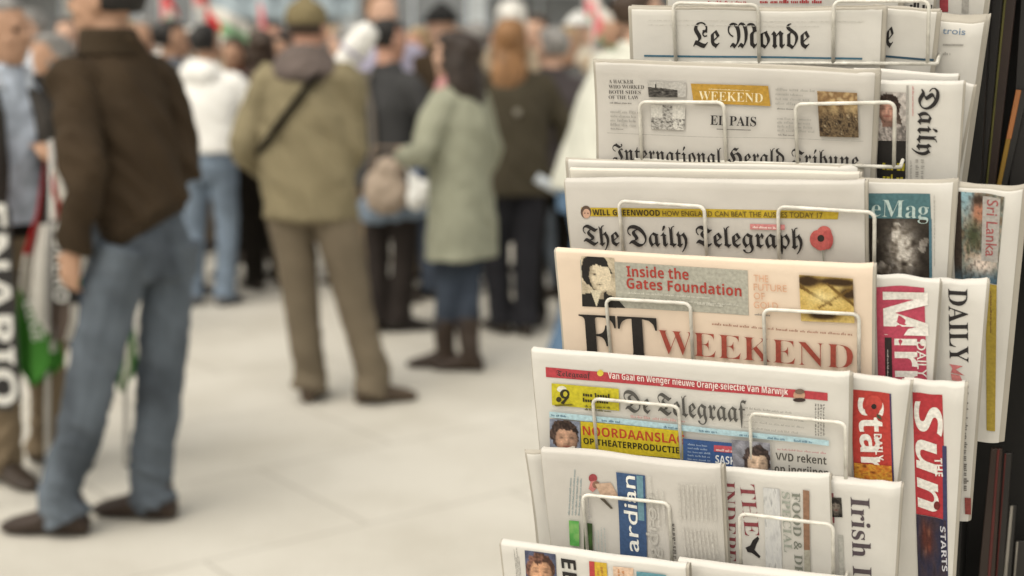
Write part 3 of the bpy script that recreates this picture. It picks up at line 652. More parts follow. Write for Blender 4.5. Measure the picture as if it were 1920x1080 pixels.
p.text('FOOD & DRINK', (1485, 922), (1493, 1130), 15, 'serif', (128, 132, 120), 'headline'); p.text('SPECIAL', (1466, 920), (1471, 1034), 15, 'serif', (160, 166, 154), 'headline')
p.quad([(1506, 917), (1518, 919), (1519, 1030), (1508, 1030)], (150, 110, 84), 'brown_strip'); p.quad([(1508, 1030), (1519, 1030), (1521, 1100), (1509, 1100)], (170, 166, 150), 'grey_strip')
p = Paper(6, (1546, 893), (1688, 912), .042, .022, 1110, 'newspaper with large dark sideways serif lettering and wide blank margin', 'white', nl=9, curl=.005)
p.text('Irish Independent', (1595, 930), (1606, 1325), 35, 'serif', (84, 72, 78), 'masthead') if False else p.text('Irish Inde', (1595, 931), (1603, 1158), 34, 'serif', (84, 72, 78), 'masthead')
p.quad([(1551, 922), (1563, 923), (1565, 980), (1553, 979)], (150, 76, 82), 'crimson_strip'); p.picture([(1554, 930), (1578, 932), (1580, 969), (1556, 968)], head_fn((140, 130, 120), (36, 33, 31), (80, 76, 70), (40, 38, 36), r=.3, asp=.65), n=20)
p.quad([(1552, 984), (1563, 985), (1567, 1110), (1555, 1110)], (196, 140, 146), 'pink_strip'); p.words((1561, 990), (1563, 1110), (1556, 990), 1, (130, 60, 66), fill=.5); p.quad([(1572, 1001), (1581, 1002), (1585, 1110), (1575, 1110)], (180, 178, 170), 'grey_strip')

# row 7, lowest in view
p = Paper(7, (938, 1014), (1284, 1061), .004, .020, 1250, 'newspaper with smiling face and orange box, lowest in view', 'white', nl=8)
p.words((975, 1150), (962, 1026), (985, 1152), 4, GRY, fill=.5)
p.picture([(984, 1032), (1042, 1039), (1046, 1150), (990, 1150)], head_fn((216, 166, 132), (70, 48, 40), (90, 96, 122), (60, 50, 54), cx=.5, cy=.33, r=.245, asp=.52, turn=0, seed=9), 'printed_portrait')
p.text('EENS', (1052, 1046), (1062, 1150), 28, 'bold', BLK, 'headline')
p.quad([(1105, 1050), (1138, 1054), (1142, 1140), (1109, 1138)], (222, 180, 40), 'yellow_box'); p.quad([(1105, 1050), (1115, 1051), (1117, 1100), (1107, 1100)], (196, 60, 60), 'red_tab'); p.words((1120, 1130), (1116, 1060), (1136, 1132), 2, (196, 130, 50), fill=.6)
p.quad([(1150, 1060), (1188, 1064), (1190, 1140), (1153, 1138)], (226, 190, 160), 'peach_box'); p.words((1160, 1130), (1155, 1064), (1186, 1132), 3, (206, 130, 70), fill=.6); p.quad([(1194, 1070), (1250, 1077), (1254, 1150), (1198, 1148)], (90, 150, 166), 'teal_box')
p = Paper(7, (1270, 1049), (1620, 1090), .028, .020, 1250, 'blank topped newspaper beside the smiling face paper', 'white', nl=8)

# ---------------------------------------------------------------- dark magazine display beside the rack
CO = ROW[4] - RN * 0.44
CI = Matrix(((RU.x, RN.x, 0, 0), (RU.y, RN.y, 0, 0), (0, 0, 1, 0), (0, 0, 0, 1)))
def cab(px, py, d=0.0): return hit(px, py, CO + RN * d, RN)
bl = cab(1800, 600); bl.z = 0
cbt = thing('magazine_display', 'tall black metal shelf unit of magazines beside the newspaper rack', 'magazine display', Matrix.Translation(bl) @ CI)
BKM = mat('black_shelf_metal', (0.012, 0.011, 0.010), rough=0.6, var=0.3, spec=0.25)
bm = bmesh.new(); box(bm, (0, -0.03, 0.02), (0.8, 0, 2.3)); link('back_panel', mesh_from_bm(bm, 'back_panel'), cbt, BKM)
for x in (0.0, 0.775):
    bm = bmesh.new(); box(bm, (x, 0.002, 0.0), (x + .025, 0.16, 2.3)); link('side_panel', mesh_from_bm(bm, 'side_panel'), cbt, BKM)
def cz(py): return cab(1880, py).z
for py in (352, 1300, -150):
    bm = bmesh.new(); z_ = cz(py) - .004; box(bm, (0.027, 0.002, z_ - .012), (0.773, 0.15, z_)); link('shelf', mesh_from_bm(bm, 'shelf'), cbt, BKM)
GLOSS = lambda n, c: mat('glossy_' + n, lin(c), rough=0.35, var=0.25, scale=12, spec=0.5)
def magazine(q, d, col, label, spine=None, sticker=None, T=.008):
    """q: four corners in the photo (tl, tr, br, bl)"""
    P = [cab(x, y, d) for x, y in q]; o = (P[2] + P[3]) / 2
    t = thing('magazine', label, 'magazine', Matrix.Translation(o) @ CI, 'magazines on the black shelves'); I = t.matrix_world.inverted()
    def slab(P, dz, T, nm, m):
        bm = bmesh.new(); f = [bm.verts.new(I @ p + V((0, dz, 0))) for p in P]; b = [bm.verts.new(I @ p + V((0, dz - T, 0))) for p in P]
        bm.faces.new(f[::-1]); bm.faces.new(b)
        for i in range(4): bm.faces.new((f[i], f[(i + 1) % 4], b[(i + 1) % 4], b[i]))
        bmesh.ops.recalc_face_normals(bm, faces=bm.faces[:]); bmesh.ops.bevel(bm, geom=bm.edges[:], offset=.0006, segments=1, affect='EDGES')
        link(nm, mesh_from_bm(bm, nm), t, m)
    slab(P, 0, T, 'cover', col)
    if spine:
        (a, b, m) = spine; slab([P[0].lerp(P[1], a), P[0].lerp(P[1], b), P[3].lerp(P[2], b), P[3].lerp(P[2], a)], .0012, .001, 'spine_strip', m)
    if sticker:
        (u0, u1, v0, v1, m) = sticker
        pt = lambda u, v: P[0].lerp(P[1], u).lerp(P[3].lerp(P[2], u), v)
        slab([pt(u0, v0), pt(u1, v0), pt(u1, v1), pt(u0, v1)], .0016, .001, 'price_sticker', m)
D1, D2, D3 = GLOSS('black', (26, 22, 20)), GLOSS('brown', (44, 28, 20)), GLOSS('charcoal', (34, 32, 30))
YS, OS, WS, RS, GS = GLOSS('yellow', (150, 116, 40)), GLOSS('orange', (176, 112, 62)), GLOSS('white', (150, 144, 134)), GLOSS('red', (90, 26, 22)), GLOSS('olive', (96, 92, 40))
magazine([(1858, -60), (1886, -60), (1846, 352), (1806, 352)], .10, D1, 'black magazine with a pale sticker at its foot, nearest the newspapers', None, (.30, .85, .86, .96, GLOSS('grey', (96, 90, 82))))
magazine([(1888, -60), (1912, -60), (1866, 352), (1848, 352)], .085, D2, 'dark brown magazine with a thin olive spine line', (.0, .2, GS))
magazine([(1905, 168), (1928, 170), (1888, 352), (1868, 352)], .07, D3, 'charcoal magazine with orange yellow spine, shorter than the black ones', (.0, .42, YS), (.0, .45, .0, .5, OS))
magazine([(1918, -60), (1960, -60), (1920, 352), (1892, 352)], .055, D1, 'wide black magazine at the outer end of the upper shelf')
magazine([(1858, 842), (1880, 842), (1856, 1230), (1820, 1230)], .10, D2, 'dark brown magazine on the lower shelf with a red stripe', (.55, .75, RS))
magazine([(1884, 850), (1898, 850), (1870, 1230), (1856, 1230)], .085, D1, 'black magazine on the lower shelf between red and white ones', (.0, .2, RS))
magazine([(1894, 948), (1906, 948), (1884, 1230), (1866, 1230)], .07, D3, 'charcoal magazine with a pale spine on the lower shelf', (.05, .5, WS))
magazine([(1906, 1015), (1950, 1015), (1930, 1230), (1888, 1230)], .055, D1, 'short black magazine with a white edge on the lower shelf', (.0, .08, WS))

# ---------------------------------------------------------------- people
def ik(a, b, l1, l2, hint):
    d = b - a; L = max(1e-4, d.length)
    if L > (l1 + l2) * .999:
        return a + d * (l1 / (l1 + l2))
    x = (l1 * l1 - l2 * l2 + L * L) / (2 * L); h = sqrt(max(0, l1 * l1 - x * x)); u = d / L
    hn = (hint - u * hint.dot(u)).normalized()
    return a + u * x + hn * h
def spline(pts, rad, n=4):
    """smooth centre line and radii through the joints"""
    P = [V(p) for p in pts]; R = [r if isinstance(r, tuple) else (r, r) for r in rad]; o, q = [], []
    for i in range(len(P) - 1):
        p0, p1, p2, p3 = P[max(i - 1, 0)], P[i], P[i + 1], P[min(i + 2, len(P) - 1)]
        for j in range(n):
            t = j / n
            o.append(0.5 * ((2 * p1) + (p2 - p0) * t + (2 * p0 - 5 * p1 + 4 * p2 - p3) * t * t + (3 * p1 - p0 - 3 * p2 + p3) * t ** 3))
            q.append(tuple(R[i][k] + (R[i + 1][k] - R[i][k]) * t for k in (0, 1)))
    o.append(P[-1]); q.append(R[-1]); return o, q
def limb(bm, pts, rad, n=12):
    o, q = spline(pts, rad); tube(bm, o, q, n)
def hand(bm, wrist, d, palm, k, side, curl):
    """palm, four unequal fingers and a thumb. d: along the hand; palm: the way the palm faces"""
    d = d.normalized(); palm = (palm - d * palm.dot(d)).normalized(); ac = d.cross(palm) * side
    rings = []
    M = Matrix((ac, palm, d)).transposed()
    rings_loft(bm, [(wrist - d * .01 * k, .026 * k, .018 * k, M), (wrist + d * .03 * k, .036 * k, .015 * k, M), (wrist + d * .07 * k, .042 * k, .014 * k, M), (wrist + d * .092 * k, .040 * k, .011 * k, M)], 12)
    for i, (off, ln) in enumerate(((.031, .070), (.010, .079), (-.011, .073), (-.031, .056))):
        p = wrist + d * .086 * k + ac * off * k; pts = [p]; a = curl * .35
        for sgm in (.45, .32, .25):
            dir_ = d * cos(a) + palm * sin(a); p = p + dir_ * ln * sgm * k; pts.append(p); a += curl * .75
        tube(bm, pts, [.0090 * k, .0085 * k, .0078 * k, .0062 * k], 8)
    p = wrist + d * .025 * k + ac * .028 * k
    q = p + (d * .7 + ac * .75 + palm * .25).normalized() * .038 * k; r = q + (d * .9 + ac * .1 + palm * (.35 + .3 * curl)).normalized() * .034 * k
    tube(bm, [p, q, r, r + (d + palm * .4 * curl).normalized() * .02 * k], [.013 * k, .0105 * k, .0095 * k, .0075 * k], 8)
HEAD = [(-.115, .040, .030, .026), (-.100, .034, .045, .048), (-.070, .020, .058, .075), (-.03, .010, .067, .090), (.01, .0, .073, .097), (.05, -.006, .076, .100), (.085, -.009, .067, .088), (.106, -.011, .045, .060), (.117, -.012, .018, .024)]
SKIN = {'light': (0.52, 0.33, 0.24), 'tan': (0.42, 0.25, 0.165), 'ruddy': (0.50, 0.28, 0.20)}
def cloth(name, c, var=.16, bump=.5, sc=7, bs=34, stretch=None, rough=.9):
    return mat('cloth_' + name, c, rough=rough, var=var, scale=sc, bump=bump, bscale=bs, spec=.15, stretch=stretch)
SHOE_N = {}
def person(label, pos, heading, H=1.75, feet=None, arms=None, head=(0, 0), neck=(0, 0.015), top=None, legs=None, shoes=(0.03, 0.022, 0.016), hair=None, skin='light', vox=.012, build=1.0,
           group=None, hipshift=(0, 0), boots=0.0, hands=True):
    """heading in degrees: 0 looks away from the camera along +Y, 90 to the picture's left.
    Local axes: x to the person's right hand, y ahead, z up."""
    k = H / 1.75; h = radians(heading)
    Mw = Matrix.Translation(V((pos[0], pos[1], 0))) @ Matrix.Rotation(h, 4, 'Z')
    root = thing('person', label, 'person', Mw, group); I = Mw.inverted()
    # feet
    F = []
    for s in (-1, 1):
        if feet:
            fx, fy, fa = feet[0 if s < 0 else 1]; p = I @ V((fx, fy, 0)); a = radians(fa) - h
        else:
            p = V((s * .10 * k, random.uniform(-.05, .05), 0)); a = -s * radians(14)
        F.append((p, a))
    hip = V((hipshift[0], hipshift[1], .93 * k))
    nk = V((neck[0], neck[1], 1.50 * k)); lean = (nk - hip)
    def ax(z): return hip + lean * ((z * k - hip.z) / (nk.z - hip.z))
    shl = ax(1.435); SH = [V((s * .178 * k * build, shl.y, 1.41 * k)) + V((shl.x, 0, 0)) for s in (-1, 1)]
    W = []
    for i, s in enumerate((-1, 1)):
        a = (arms or {}).get('LR'[i]); sh = SH[i]
        if a: w_ = (I @ a['p']) if 'p' in a else V(a['w']) * k + V((hip.x, hip.y, 0)); hint = V(a.get('hint', (s * .5, -1, -.2))); pl = V(a.get('palm', (-s, 0, 0))); cu = a.get('curl', .5); dd = a.get('dir')
        else: w_ = sh + V((s * .05, .04, -.53 * k)); hint = V((s * .4, -1, 0)); pl = V((-s, .2, 0)); cu = .5; dd = None
        e = ik(sh, w_, .295 * k, .265 * k, hint); W.append((sh, e, w_, V(dd) if dd else (w_ - e).normalized(), pl, cu))
    HC = nk + V((0, .022, .14 * k)); yaw, pit = radians(head[0]), radians(head[1])
    MH = Matrix.Rotation(yaw, 3, 'Z') @ Matrix.Rotation(pit, 3, 'X')
    hk = k * (1.0 if H > 1.6 else 1.04)
    def hd(p): return HC + MH @ (V(p) * hk)
    # the body: one skin
    bm = bmesh.new()
    rings_loft(bm, [(hd((0, c, z)), rx * hk, ry * hk, MH) for z, c, rx, ry in HEAD], 20)
    tube(bm, [hd((0, .088, .022)), hd((0, .106, -.012)), hd((0, .100, -.026))], [.009 * hk, .014 * hk, .012 * hk], 8)
    for s in (-1, 1):
        ellipsoid(bm, hd((s * .077, -.004, -.006)), (.012 * hk, .020 * hk, .033 * hk), MH)
        ellipsoid(bm, hd((s * .030, .086, .028)), (.022 * hk, .014 * hk, .009 * hk), MH)
        ellipsoid(bm, hd((s * .040, .060, -.030)), (.022 * hk, .022 * hk, .020 * hk), MH)
    ellipsoid(bm, hd((0, .086, -.052)), (.024 * hk, .013 * hk, .009 * hk), MH); ellipsoid(bm, hd((0, .074, -.096)), (.022 * hk, .016 * hk, .016 * hk), MH)
    limb(bm, [ax(1.40), nk, hd((0, -.012, -.03))], [.075 * k, .060 * k, .056 * k])
    b = build; pb = b * legs.get('pw', 1.0)
    rings_loft(bm, [(ax(.86), .105 * k * b, .080 * k), (ax(.98), .100 * k * b, .080 * k), (ax(1.12), .115 * k * b, .080 * k), (ax(1.28), .135 * k * b, .090 * k), (ax(1.39), .135 * k * b, .080 * k), (ax(1.45), .10 * k, .068 * k)], 20)
    LG = []
    for i, s in enumerate((-1, 1)):
        p, a = F[i]; an = p + V((0, 0, .085 * k)); hj = hip + V((s * .092 * k, 0, -.02 * k)); fw = V((-sin(a), cos(a), 0))
        kn = ik(hj, an, .420 * k, .409 * k, fw + V((0, .6, 0))); LG.append((hj, kn, an, fw, p))
        limb(bm, [hj, hj.lerp(kn, .45), kn, kn.lerp(an, .4), an], [.066 * k * b, .060 * k * b, .046 * k, .044 * k, .034 * k])
        limb(bm, [an + V((0, 0, -.03 * k)), p + fw * .08 * k + V((0, 0, .035 * k)), p + fw * .15 * k + V((0, 0, .028 * k))], [.034 * k, .032 * k, .022 * k], 8)
        sh, e, w_, dd, pl, cu = W[i]
        limb(bm, [sh + V((-.02 * s, 0, -.01)), e, w_], [.042 * k, .032 * k, .026 * k])
        if hands: hand(bm, w_, dd, pl, k, s, cu)
    SK = mat('skin_' + skin, SKIN[skin], rough=.6, var=.08, scale=20, spec=.3)
    link('body', fuse(bm, 'body', vox * (.75 if hands else 1), 1), root, SK, True)
    # eyes
    if vox < .011:
        for s in (-1, 1):
            bm = bmesh.new(); ellipsoid(bm, hd((s * .031, .083, .010)), (.013 * hk, .010 * hk, .008 * hk), MH)
            link('eye', mesh_from_bm(bm, 'eye'), root, mat('dark_eye', (.03, .02, .015), rough=.2), True)
    # trousers
    lc, lw, lamp = legs['mat'], legs.get('w', 1.0), legs.get('amp', .008)
    bm = bmesh.new(); wz = legs.get('waist', 1.02)
    rings_loft(bm, [(ax(.80), .150 * k * pb, .110 * k * pb), (ax(.88), .180 * k * pb, .130 * k * pb), (ax(wz - .06), .178 * k * pb, .128 * k * pb), (ax(wz), .160 * k * pb, .114 * k * pb)], 20)
    ez = legs.get('end', .0)
    for i in range(2):
        hj, kn, an, fw, p = LG[i]
        cuff = an.lerp(kn, ez) if ez else p + V((0, 0, .050 * k)) - fw * .022
        limb(bm, [hj + V((0, -.01, .0)), hj.lerp(kn, .5), kn, kn.lerp(an, .45), an + V((0, 0, .05 * k)) if not ez else kn.lerp(an, .6), cuff], [.098 * k * lw * b, .088 * k * lw * b, .072 * k * lw, .067 * k * lw, .066 * k * lw, .074 * k * lw])
    me = fuse(bm, 'trousers', vox, 1); sd = random.uniform(0, 9)
    wrinkle(me, lamp * .9, 6.0, (1, 1, .9), sd, None, .9); wrinkle(me, lamp * .75, 12, (.8, .8, 1.5), sd + 3, (0.1, .55, .3), .7); wrinkle(me, lamp * 1.0, 9, (.35, .35, 2.2), sd + 6, (.06, .30, .0), .5)
    link('trousers', me, root, lc, True)
    # shoes or boots
    for i in range(2):
        hj, kn, an, fw, p = LG[i]; sd_ = V((fw.y, -fw.x, 0))
        bm = bmesh.new(); q, hz = (lambda t, z: p + fw * t * k + V((0, 0, z * k))), k
        Mr = Matrix((sd_, V((0, 0, 1)), fw)).transposed()
        rings_loft(bm, [(q(-.085, .035), .026 * k, .028 * k, Mr), (q(-.07, .045), .036 * k, .044 * k, Mr), (q(-.02, .055), .040 * k, .054 * k, Mr), (q(.04, .050), .043 * k, .048 * k, Mr), (q(.10, .036), .049 * k, .035 * k, Mr), (q(.16, .027), .044 * k, .026 * k, Mr), (q(.20, .020), .020 * k, .014 * k, Mr)], 14)
        limb(bm, [q(-.035, .05), q(-.03, .11 + boots * .5), q(-.02, .12 + boots)] if not boots else [q(-.012, .05), q(-.010, .12), an.lerp(kn, .25), an.lerp(kn, .25 + boots)], [.042 * k, .042 * k, .044 * k] if not boots else [.052 * k, .054 * k, .060 * k, .070 * k])
        me = fuse(bm, 'shoe', min(vox, .010), 1)
        for v in me.vertices: v.co.z = max(v.co.z, .001)
        so = link('boot' if boots else 'shoe', me, root, mat('leather_%d_%d_%d' % tuple(int(c * 1000) for c in shoes), shoes, rough=.5, var=.2, scale=20), True)
    # upper garment
    for g in top:
        tw, hem, amp = g.get('w', 1.0), g['hem'], g.get('amp', .008); tilt = g.get('tilt', 0); fl = g.get('flare', 1.0); T = .0
        bm = bmesh.new(); rr = []
        Mt = Matrix.Rotation(-tilt, 3, 'Y') @ Matrix.Rotation(g.get('tiltx', 0), 3, 'X')
        hr = (.195 if hem > .9 else .205) * fl
        rr.append((ax(hem), hr * k * tw * b, .140 * k * tw * (fl ** .5) * b, Mt))
        if hem < .75: rr.append((ax(.80), .200 * (1 + (fl - 1) * .5) * k * tw * b, .150 * k * tw * b))
        if hem < .98: rr.append((ax(1.0 if hem > .92 else .98), (.200 if g.get('loose') else .186) * k * tw * b, .143 * k * tw * b, Matrix.Rotation(-tilt * .6, 3, 'Y') @ Matrix.Rotation(g.get('tiltx', 0) * .6, 3, 'X')))
        rr += [(ax(1.14), (.205 if g.get('loose') else .182) * k * tw * b, .140 * k * tw * b), (ax(1.28), .200 * k * tw * b, .142 * k * tw), (ax(1.37), .192 * k * tw * b, .126 * k * tw), (ax(1.44), .150 * k * tw * b, .098 * k), (ax(1.485), .105 * k, .078 * k), (ax(1.53) + V((0, -.01, 0)), .076 * k, .074 * k)]
        if not g.get('collar', True): rr = rr[:-1]
        rings_loft(bm, rr, 24)
        if g.get('sleeves', True):
            sw = g.get('sw', 1.0)
            for i in range(2):
                sh, e, w_, dd, pl, cu = W[i]; f = w_ - (w_ - e).normalized() * .015
                ins = sh + V((.06 if i == 0 else -.06, 0, -.01)) * k
                limb(bm, [ins, sh + V((0, 0, -.01)), sh.lerp(e, .5), e, e.lerp(f, .5), f], [.074 * k * sw, .072 * k * sw, .069 * k * sw, .062 * k * sw, .056 * k * sw, .047 * k * sw])
        if g.get('hood'):
            ellipsoid(bm, ax(1.47) + V((0, -.095 * k, 0)), (.125 * k, .062 * k, .085 * k))
        me = fuse(bm, g['name'], vox, 2); sd = random.uniform(0, 9)
        wrinkle(me, amp, 4.2, (1, 1, .8), sd, None, g.get('diag', .6)); wrinkle(me, amp * .8, 9, (1, 1, .8), sd + 4, None, g.get('diag', .6) * .7)
        ob = link(g['name'], me, root, g['mat'], True)
        if g.get('band'):                                    # knitted hem band
            bm = bmesh.new(); rings_loft(bm, [(ax(hem) + V((0, 0, -.035 * k)), hr * .95 * k * tw * b, .135 * k * tw * b, Mt), (ax(hem) + V((0, 0, .005)), hr * .985 * k * tw * b, .138 * k * tw * b, Mt), (ax(hem) + V((0, 0, .03)), hr * .9 * k * tw * b, .125 * k * tw * b, Mt)], 28)
            link('hem_band', mesh_from_bm(bm, 'hem_band'), ob, g['band'], True)
    # hair or hat
    if hair:
        st, hm = hair[0], hair[1]; bm = bmesh.new()
        def cap(z0, back, out, front=-.030, zf=.055):
            r = []
            for z, c, rx, ry in HEAD:
                if z < z0: continue
                f = min(1, max(0, (z - zf) / .03)); cc = c - back * .5 + front * (1 - f)
                r.append((hd((0, cc, z + (.008 if z > .08 else 0))), (rx + out) * hk, (ry + out + back * .5 - (.012 * (1 - f))) * hk, MH))
            z, c, rx, ry = HEAD[-1]; r.append((hd((0, c, z + .016)), .012 * hk, .016 * hk, MH)); rings_loft(bm, r, 20)
        if st == 'short': cap(-.04, .004, .006, -.036)
        elif st == 'fringe': cap(-.06, .004, .005, -.045, .2); 
        elif st == 'bald':
            r = [(hd((0, c - .040, z)), (rx + .004) * hk, (ry - .030) * hk, MH) for z, c, rx, ry in HEAD if -.08 < z < .07]; rings_loft(bm, r, 20)
        elif st == 'wild':
            cap(-.07, .016, .022, -.030)
            rings_loft(bm, [(hd((.02, -.09, -.29)), .06 * hk, .04 * hk), (hd((.01, -.09, -.24)), .115 * hk, .07 * hk), (hd((0, -.075, -.15)), .135 * hk, .088 * hk), (hd((0, -.05, -.03)), .118 * hk, .085 * hk), (hd((0, -.03, .06)), .09 * hk, .08 * hk)], 18)
        elif st in ('long', 'bob'):
            cap(-.07, .012, .014, -.030)
            dn = -.20 if st == 'long' else -.12
            if st == 'long': rings_loft(bm, [(hd((0, -.105, -.30)), .05 * hk, .03 * hk), (hd((0, -.10, -.24)), .10 * hk, .05 * hk), (hd((0, -.085, -.15)), .105 * hk, .06 * hk), (hd((0, -.05, -.03)), .09 * hk, .06 * hk)], 18)
            rings_loft(bm, [(hd((0, -.050, dn)), .060 * hk, .030 * hk), (hd((0, -.055, dn * .7)), .095 * hk, .052 * hk), (hd((0, -.045, -.06)), .098 * hk, .070 * hk, MH), (hd((0, -.03, .03)), .092 * hk, .085 * hk, MH), (hd((0, -.02, .08)), .07 * hk, .07 * hk, MH)], 20)
        elif st in ('beanie', 'hat'):
            r = [(hd((0, c - .004, z - .004)), (rx + .012) * hk, (ry + .012) * hk, MH) for z, c, rx, ry in HEAD if z > .03]
            r.insert(0, (hd((0, -.004, .012)), .088 * hk, .112 * hk, MH)); r.append((hd((0, -.012, .135)), .02 * hk, .025 * hk, MH)); rings_loft(bm, r, 20)
            if st == 'hat': rings_loft(bm, [(hd((0, .01, .028)), .125 * hk, .15 * hk, MH), (hd((0, .0, .045)), .10 * hk, .12 * hk, MH)], 20)
        nm = 'hair' if st not in ('beanie', 'hat') else st
        me = fuse(bm, nm, min(vox, .012), 1)
        wrinkle(me, .011 if nm == 'hair' else .003, 24, (1, 1, .5), 3)
        link(nm, me, root, hm, True)
        if len(hair) > 2:                                    # hair showing under the cap
            bm = bmesh.new(); r = [(hd((0, c - .034, z)), (rx + .005) * hk, (ry - .026) * hk, MH) for z, c, rx, ry in HEAD if -.06 < z < .04]; rings_loft(bm, r, 16)
            link('hair', mesh_from_bm(bm, 'hair'), root, hair[2], True)
    return dict(root=root, W=W, hd=hd, ax=ax, k=k, HC=HC, LG=LG, Mw=Mw, MH=MH, SH=SH)
def add(pr, name, build, m, vox=None, wr=None):
    """a further piece of clothing on a person, in the person's own axes"""
    bm = bmesh.new(); build(bm)
    me = fuse(bm, name, vox, 1) if vox else mesh_from_bm(bm, name)
    if wr: wrinkle(me, *wr)
    return link(name, me, pr['root'], m, True)
HAIRM = {n: mat('hair_' + n, c, rough=.55, var=.35, scale=30, bump=.5, bscale=80, stretch=(1, 1, .25)) for n, c in dict(black=(.014, .012, .011), brown=(.045, .028, .018), grey=(.22, .21, .20), white=(.62, .60, .56), dark=(.030, .020, .015), ginger=(.23, .118, .050), fair=(.34, .24, .13)).items()}
JEAN = mat('denim', (0.098, 0.116, 0.138), rough=.9, var=.5, scale=5, bump=.5, bscale=45, spec=.15, dark=(.034, .040, .048), stretch=(1, 1, .6))
JEAN2 = mat('denim_pale', (0.17, 0.215, 0.275), rough=.9, var=.3, scale=5, bump=.5, bscale=45, spec=.15)
JEAN3 = mat('denim_dark', (0.05, 0.062, 0.085), rough=.9, var=.4, scale=5, bump=.5, bscale=45, spec=.15)
BLACKC = cloth('black', (.009, .007, .005)); GREYC = cloth('grey', (.10, .098, .096))
def g2(px, py): q = ground(px, py); return q.x, q.y

# the man in the brown jacket
f0, f1 = g2(118, 1003), g2(285, 972)
brown = person('man in brown zip jacket and jeans standing with his back turned', ((f0[0] + f1[0]) / 2 + .14, (f0[1] + f1[1]) / 2 + .02), 52, 1.86, feet=[(f0[0], f0[1], 84), (f1[0], f1[1], 80)],
    arms={'L': dict(w=(-.235, .05, .90), hint=(-.3, -1, 0), palm=(1, .2, 0), curl=.7), 'R': dict(w=(.08, .26, 1.10), hint=(.35, -1, -.5), palm=(-1, 0, 0))}, head=(30, 0), neck=(-.035, .055), hipshift=(.02, -.02),
    top=[dict(name='jacket', hem=.972, w=.88, loose=True, flare=1.10, amp=.024, diag=.9, tilt=.36, tiltx=-.42, sw=.94, mat=cloth('brown', (.044, .030, .018), var=.18, sc=5), band=cloth('brown_knit', (.040, .028, .017)))],
    legs=dict(mat=JEAN, w=1.03, amp=.015, waist=1.0, pw=.88), shoes=(.030, .018, .012), hair=('short', HAIRM['black']), skin='tan', vox=.009, build=.88)
add(brown, 'collar', lambda bm: rings_loft(bm, [(brown['ax'](1.475), .120, .098), (brown['ax'](1.51), .104, .092), (brown['ax'](1.555) + V((0, -.004, 0)), .092, .090), (brown['ax'](1.56), .075, .072)], 24), cloth('brown_knit', (.040, .028, .017)), .009)
# the man with the flags, half hidden
f0 = g2(10, 905); f1 = g2(92, 870)
fl = person('grey haired man in pale blue shirt and open dark blazer holding flag poles', ((f0[0] + f1[0]) / 2 - .02, (f0[1] + f1[1]) / 2), -128, 1.76, feet=[(f1[0], f1[1], -110), (f0[0], f0[1], -130)],
    arms={'L': dict(p=at(104, 300, 5.06), hint=(-1, .2, -.8), palm=(.8, .3, 0), curl=1.6, dir=(.5, .55, .35)), 'R': dict(w=(.26, .12, .93), curl=.7)}, head=(18, 0),
    top=[dict(name='shirt', hem=.94, w=.94, amp=.008, sleeves=False, mat=mat('cloth_checked_blue', (.42, .47, .55), rough=.9, var=.3, scale=26, bump=.3, bscale=40, spec=.15))],
    legs=dict(mat=cloth('tan', (.19, .145, .095)), w=1.0, amp=.010, waist=1.0), shoes=(.04, .028, .02), hair=('short', HAIRM['grey']), skin='tan', vox=.009)
def blazer(bm):
    k = fl['k']; ax = fl['ax']
    # two open fronts, a back and the sleeves
    for s in (-1, 1):
        tube(bm, *spline([ax(1.47) + V((s * .07, .02, 0)) * k, ax(1.36) + V((s * .098, .09, 0)) * k, ax(1.2) + V((s * .112, .118, 0)) * k, ax(1.0) + V((s * .125, .125, 0)) * k, ax(.80) + V((s * .14, .115, 0)) * k], [(.045, .03), (.075, .04), (.085, .042), (.085, .042), (.085, .036)]), 12)
    rings_loft(bm, [(ax(.79) + V((0, -.05, 0)), .205 * k, .095 * k), (ax(1.0) + V((0, -.045, 0)), .195 * k, .095 * k), (ax(1.25) + V((0, -.04, 0)), .200 * k, .10 * k), (ax(1.38) + V((0, -.03, 0)), .198 * k, .095 * k), (ax(1.45) + V((0, -.02, 0)), .160 * k, .075 * k), (ax(1.52) + V((0, -.025, 0)), .085 * k, .055 * k)], 20)
    for i in range(2):
        sh, e, w_, dd, pl, cu = fl['W'][i]; f = w_ - (w_ - e).normalized() * .02
        limb(bm, [sh + V((.05 if i == 0 else -.05, 0, 0)), sh, sh.lerp(e, .5), e, e.lerp(f, .5), f], [.082, .082, .072, .064, .058, .052])
add(fl, 'blazer', blazer, cloth('dark_taupe', (.052, .047, .042)), .010, (.008, 6, (1, 1, .6), 2, None, .5))
def belt(bm): rings_loft(bm, [(fl['ax'](.915), .186 * fl['k'], .136 * fl['k']), (fl['ax'](.945), .190 * fl['k'], .140 * fl['k']), (fl['ax'](.96), .186 * fl['k'], .136 * fl['k'])], 24)
add(fl, 'belt', belt, BLACKC)
add(fl, 'collar', lambda bm: [tube(bm, [fl['ax'](1.53) + V((s * .055, -.02, 0)), fl['ax'](1.505) + V((s * .072, .05, 0)), fl['ax'](1.44) + V((s * .055, .095, 0))], [.016, .022, .014], 8) for s in (-1, 1)], cloth('pale_blue', (.50, .54, .60)), .010)

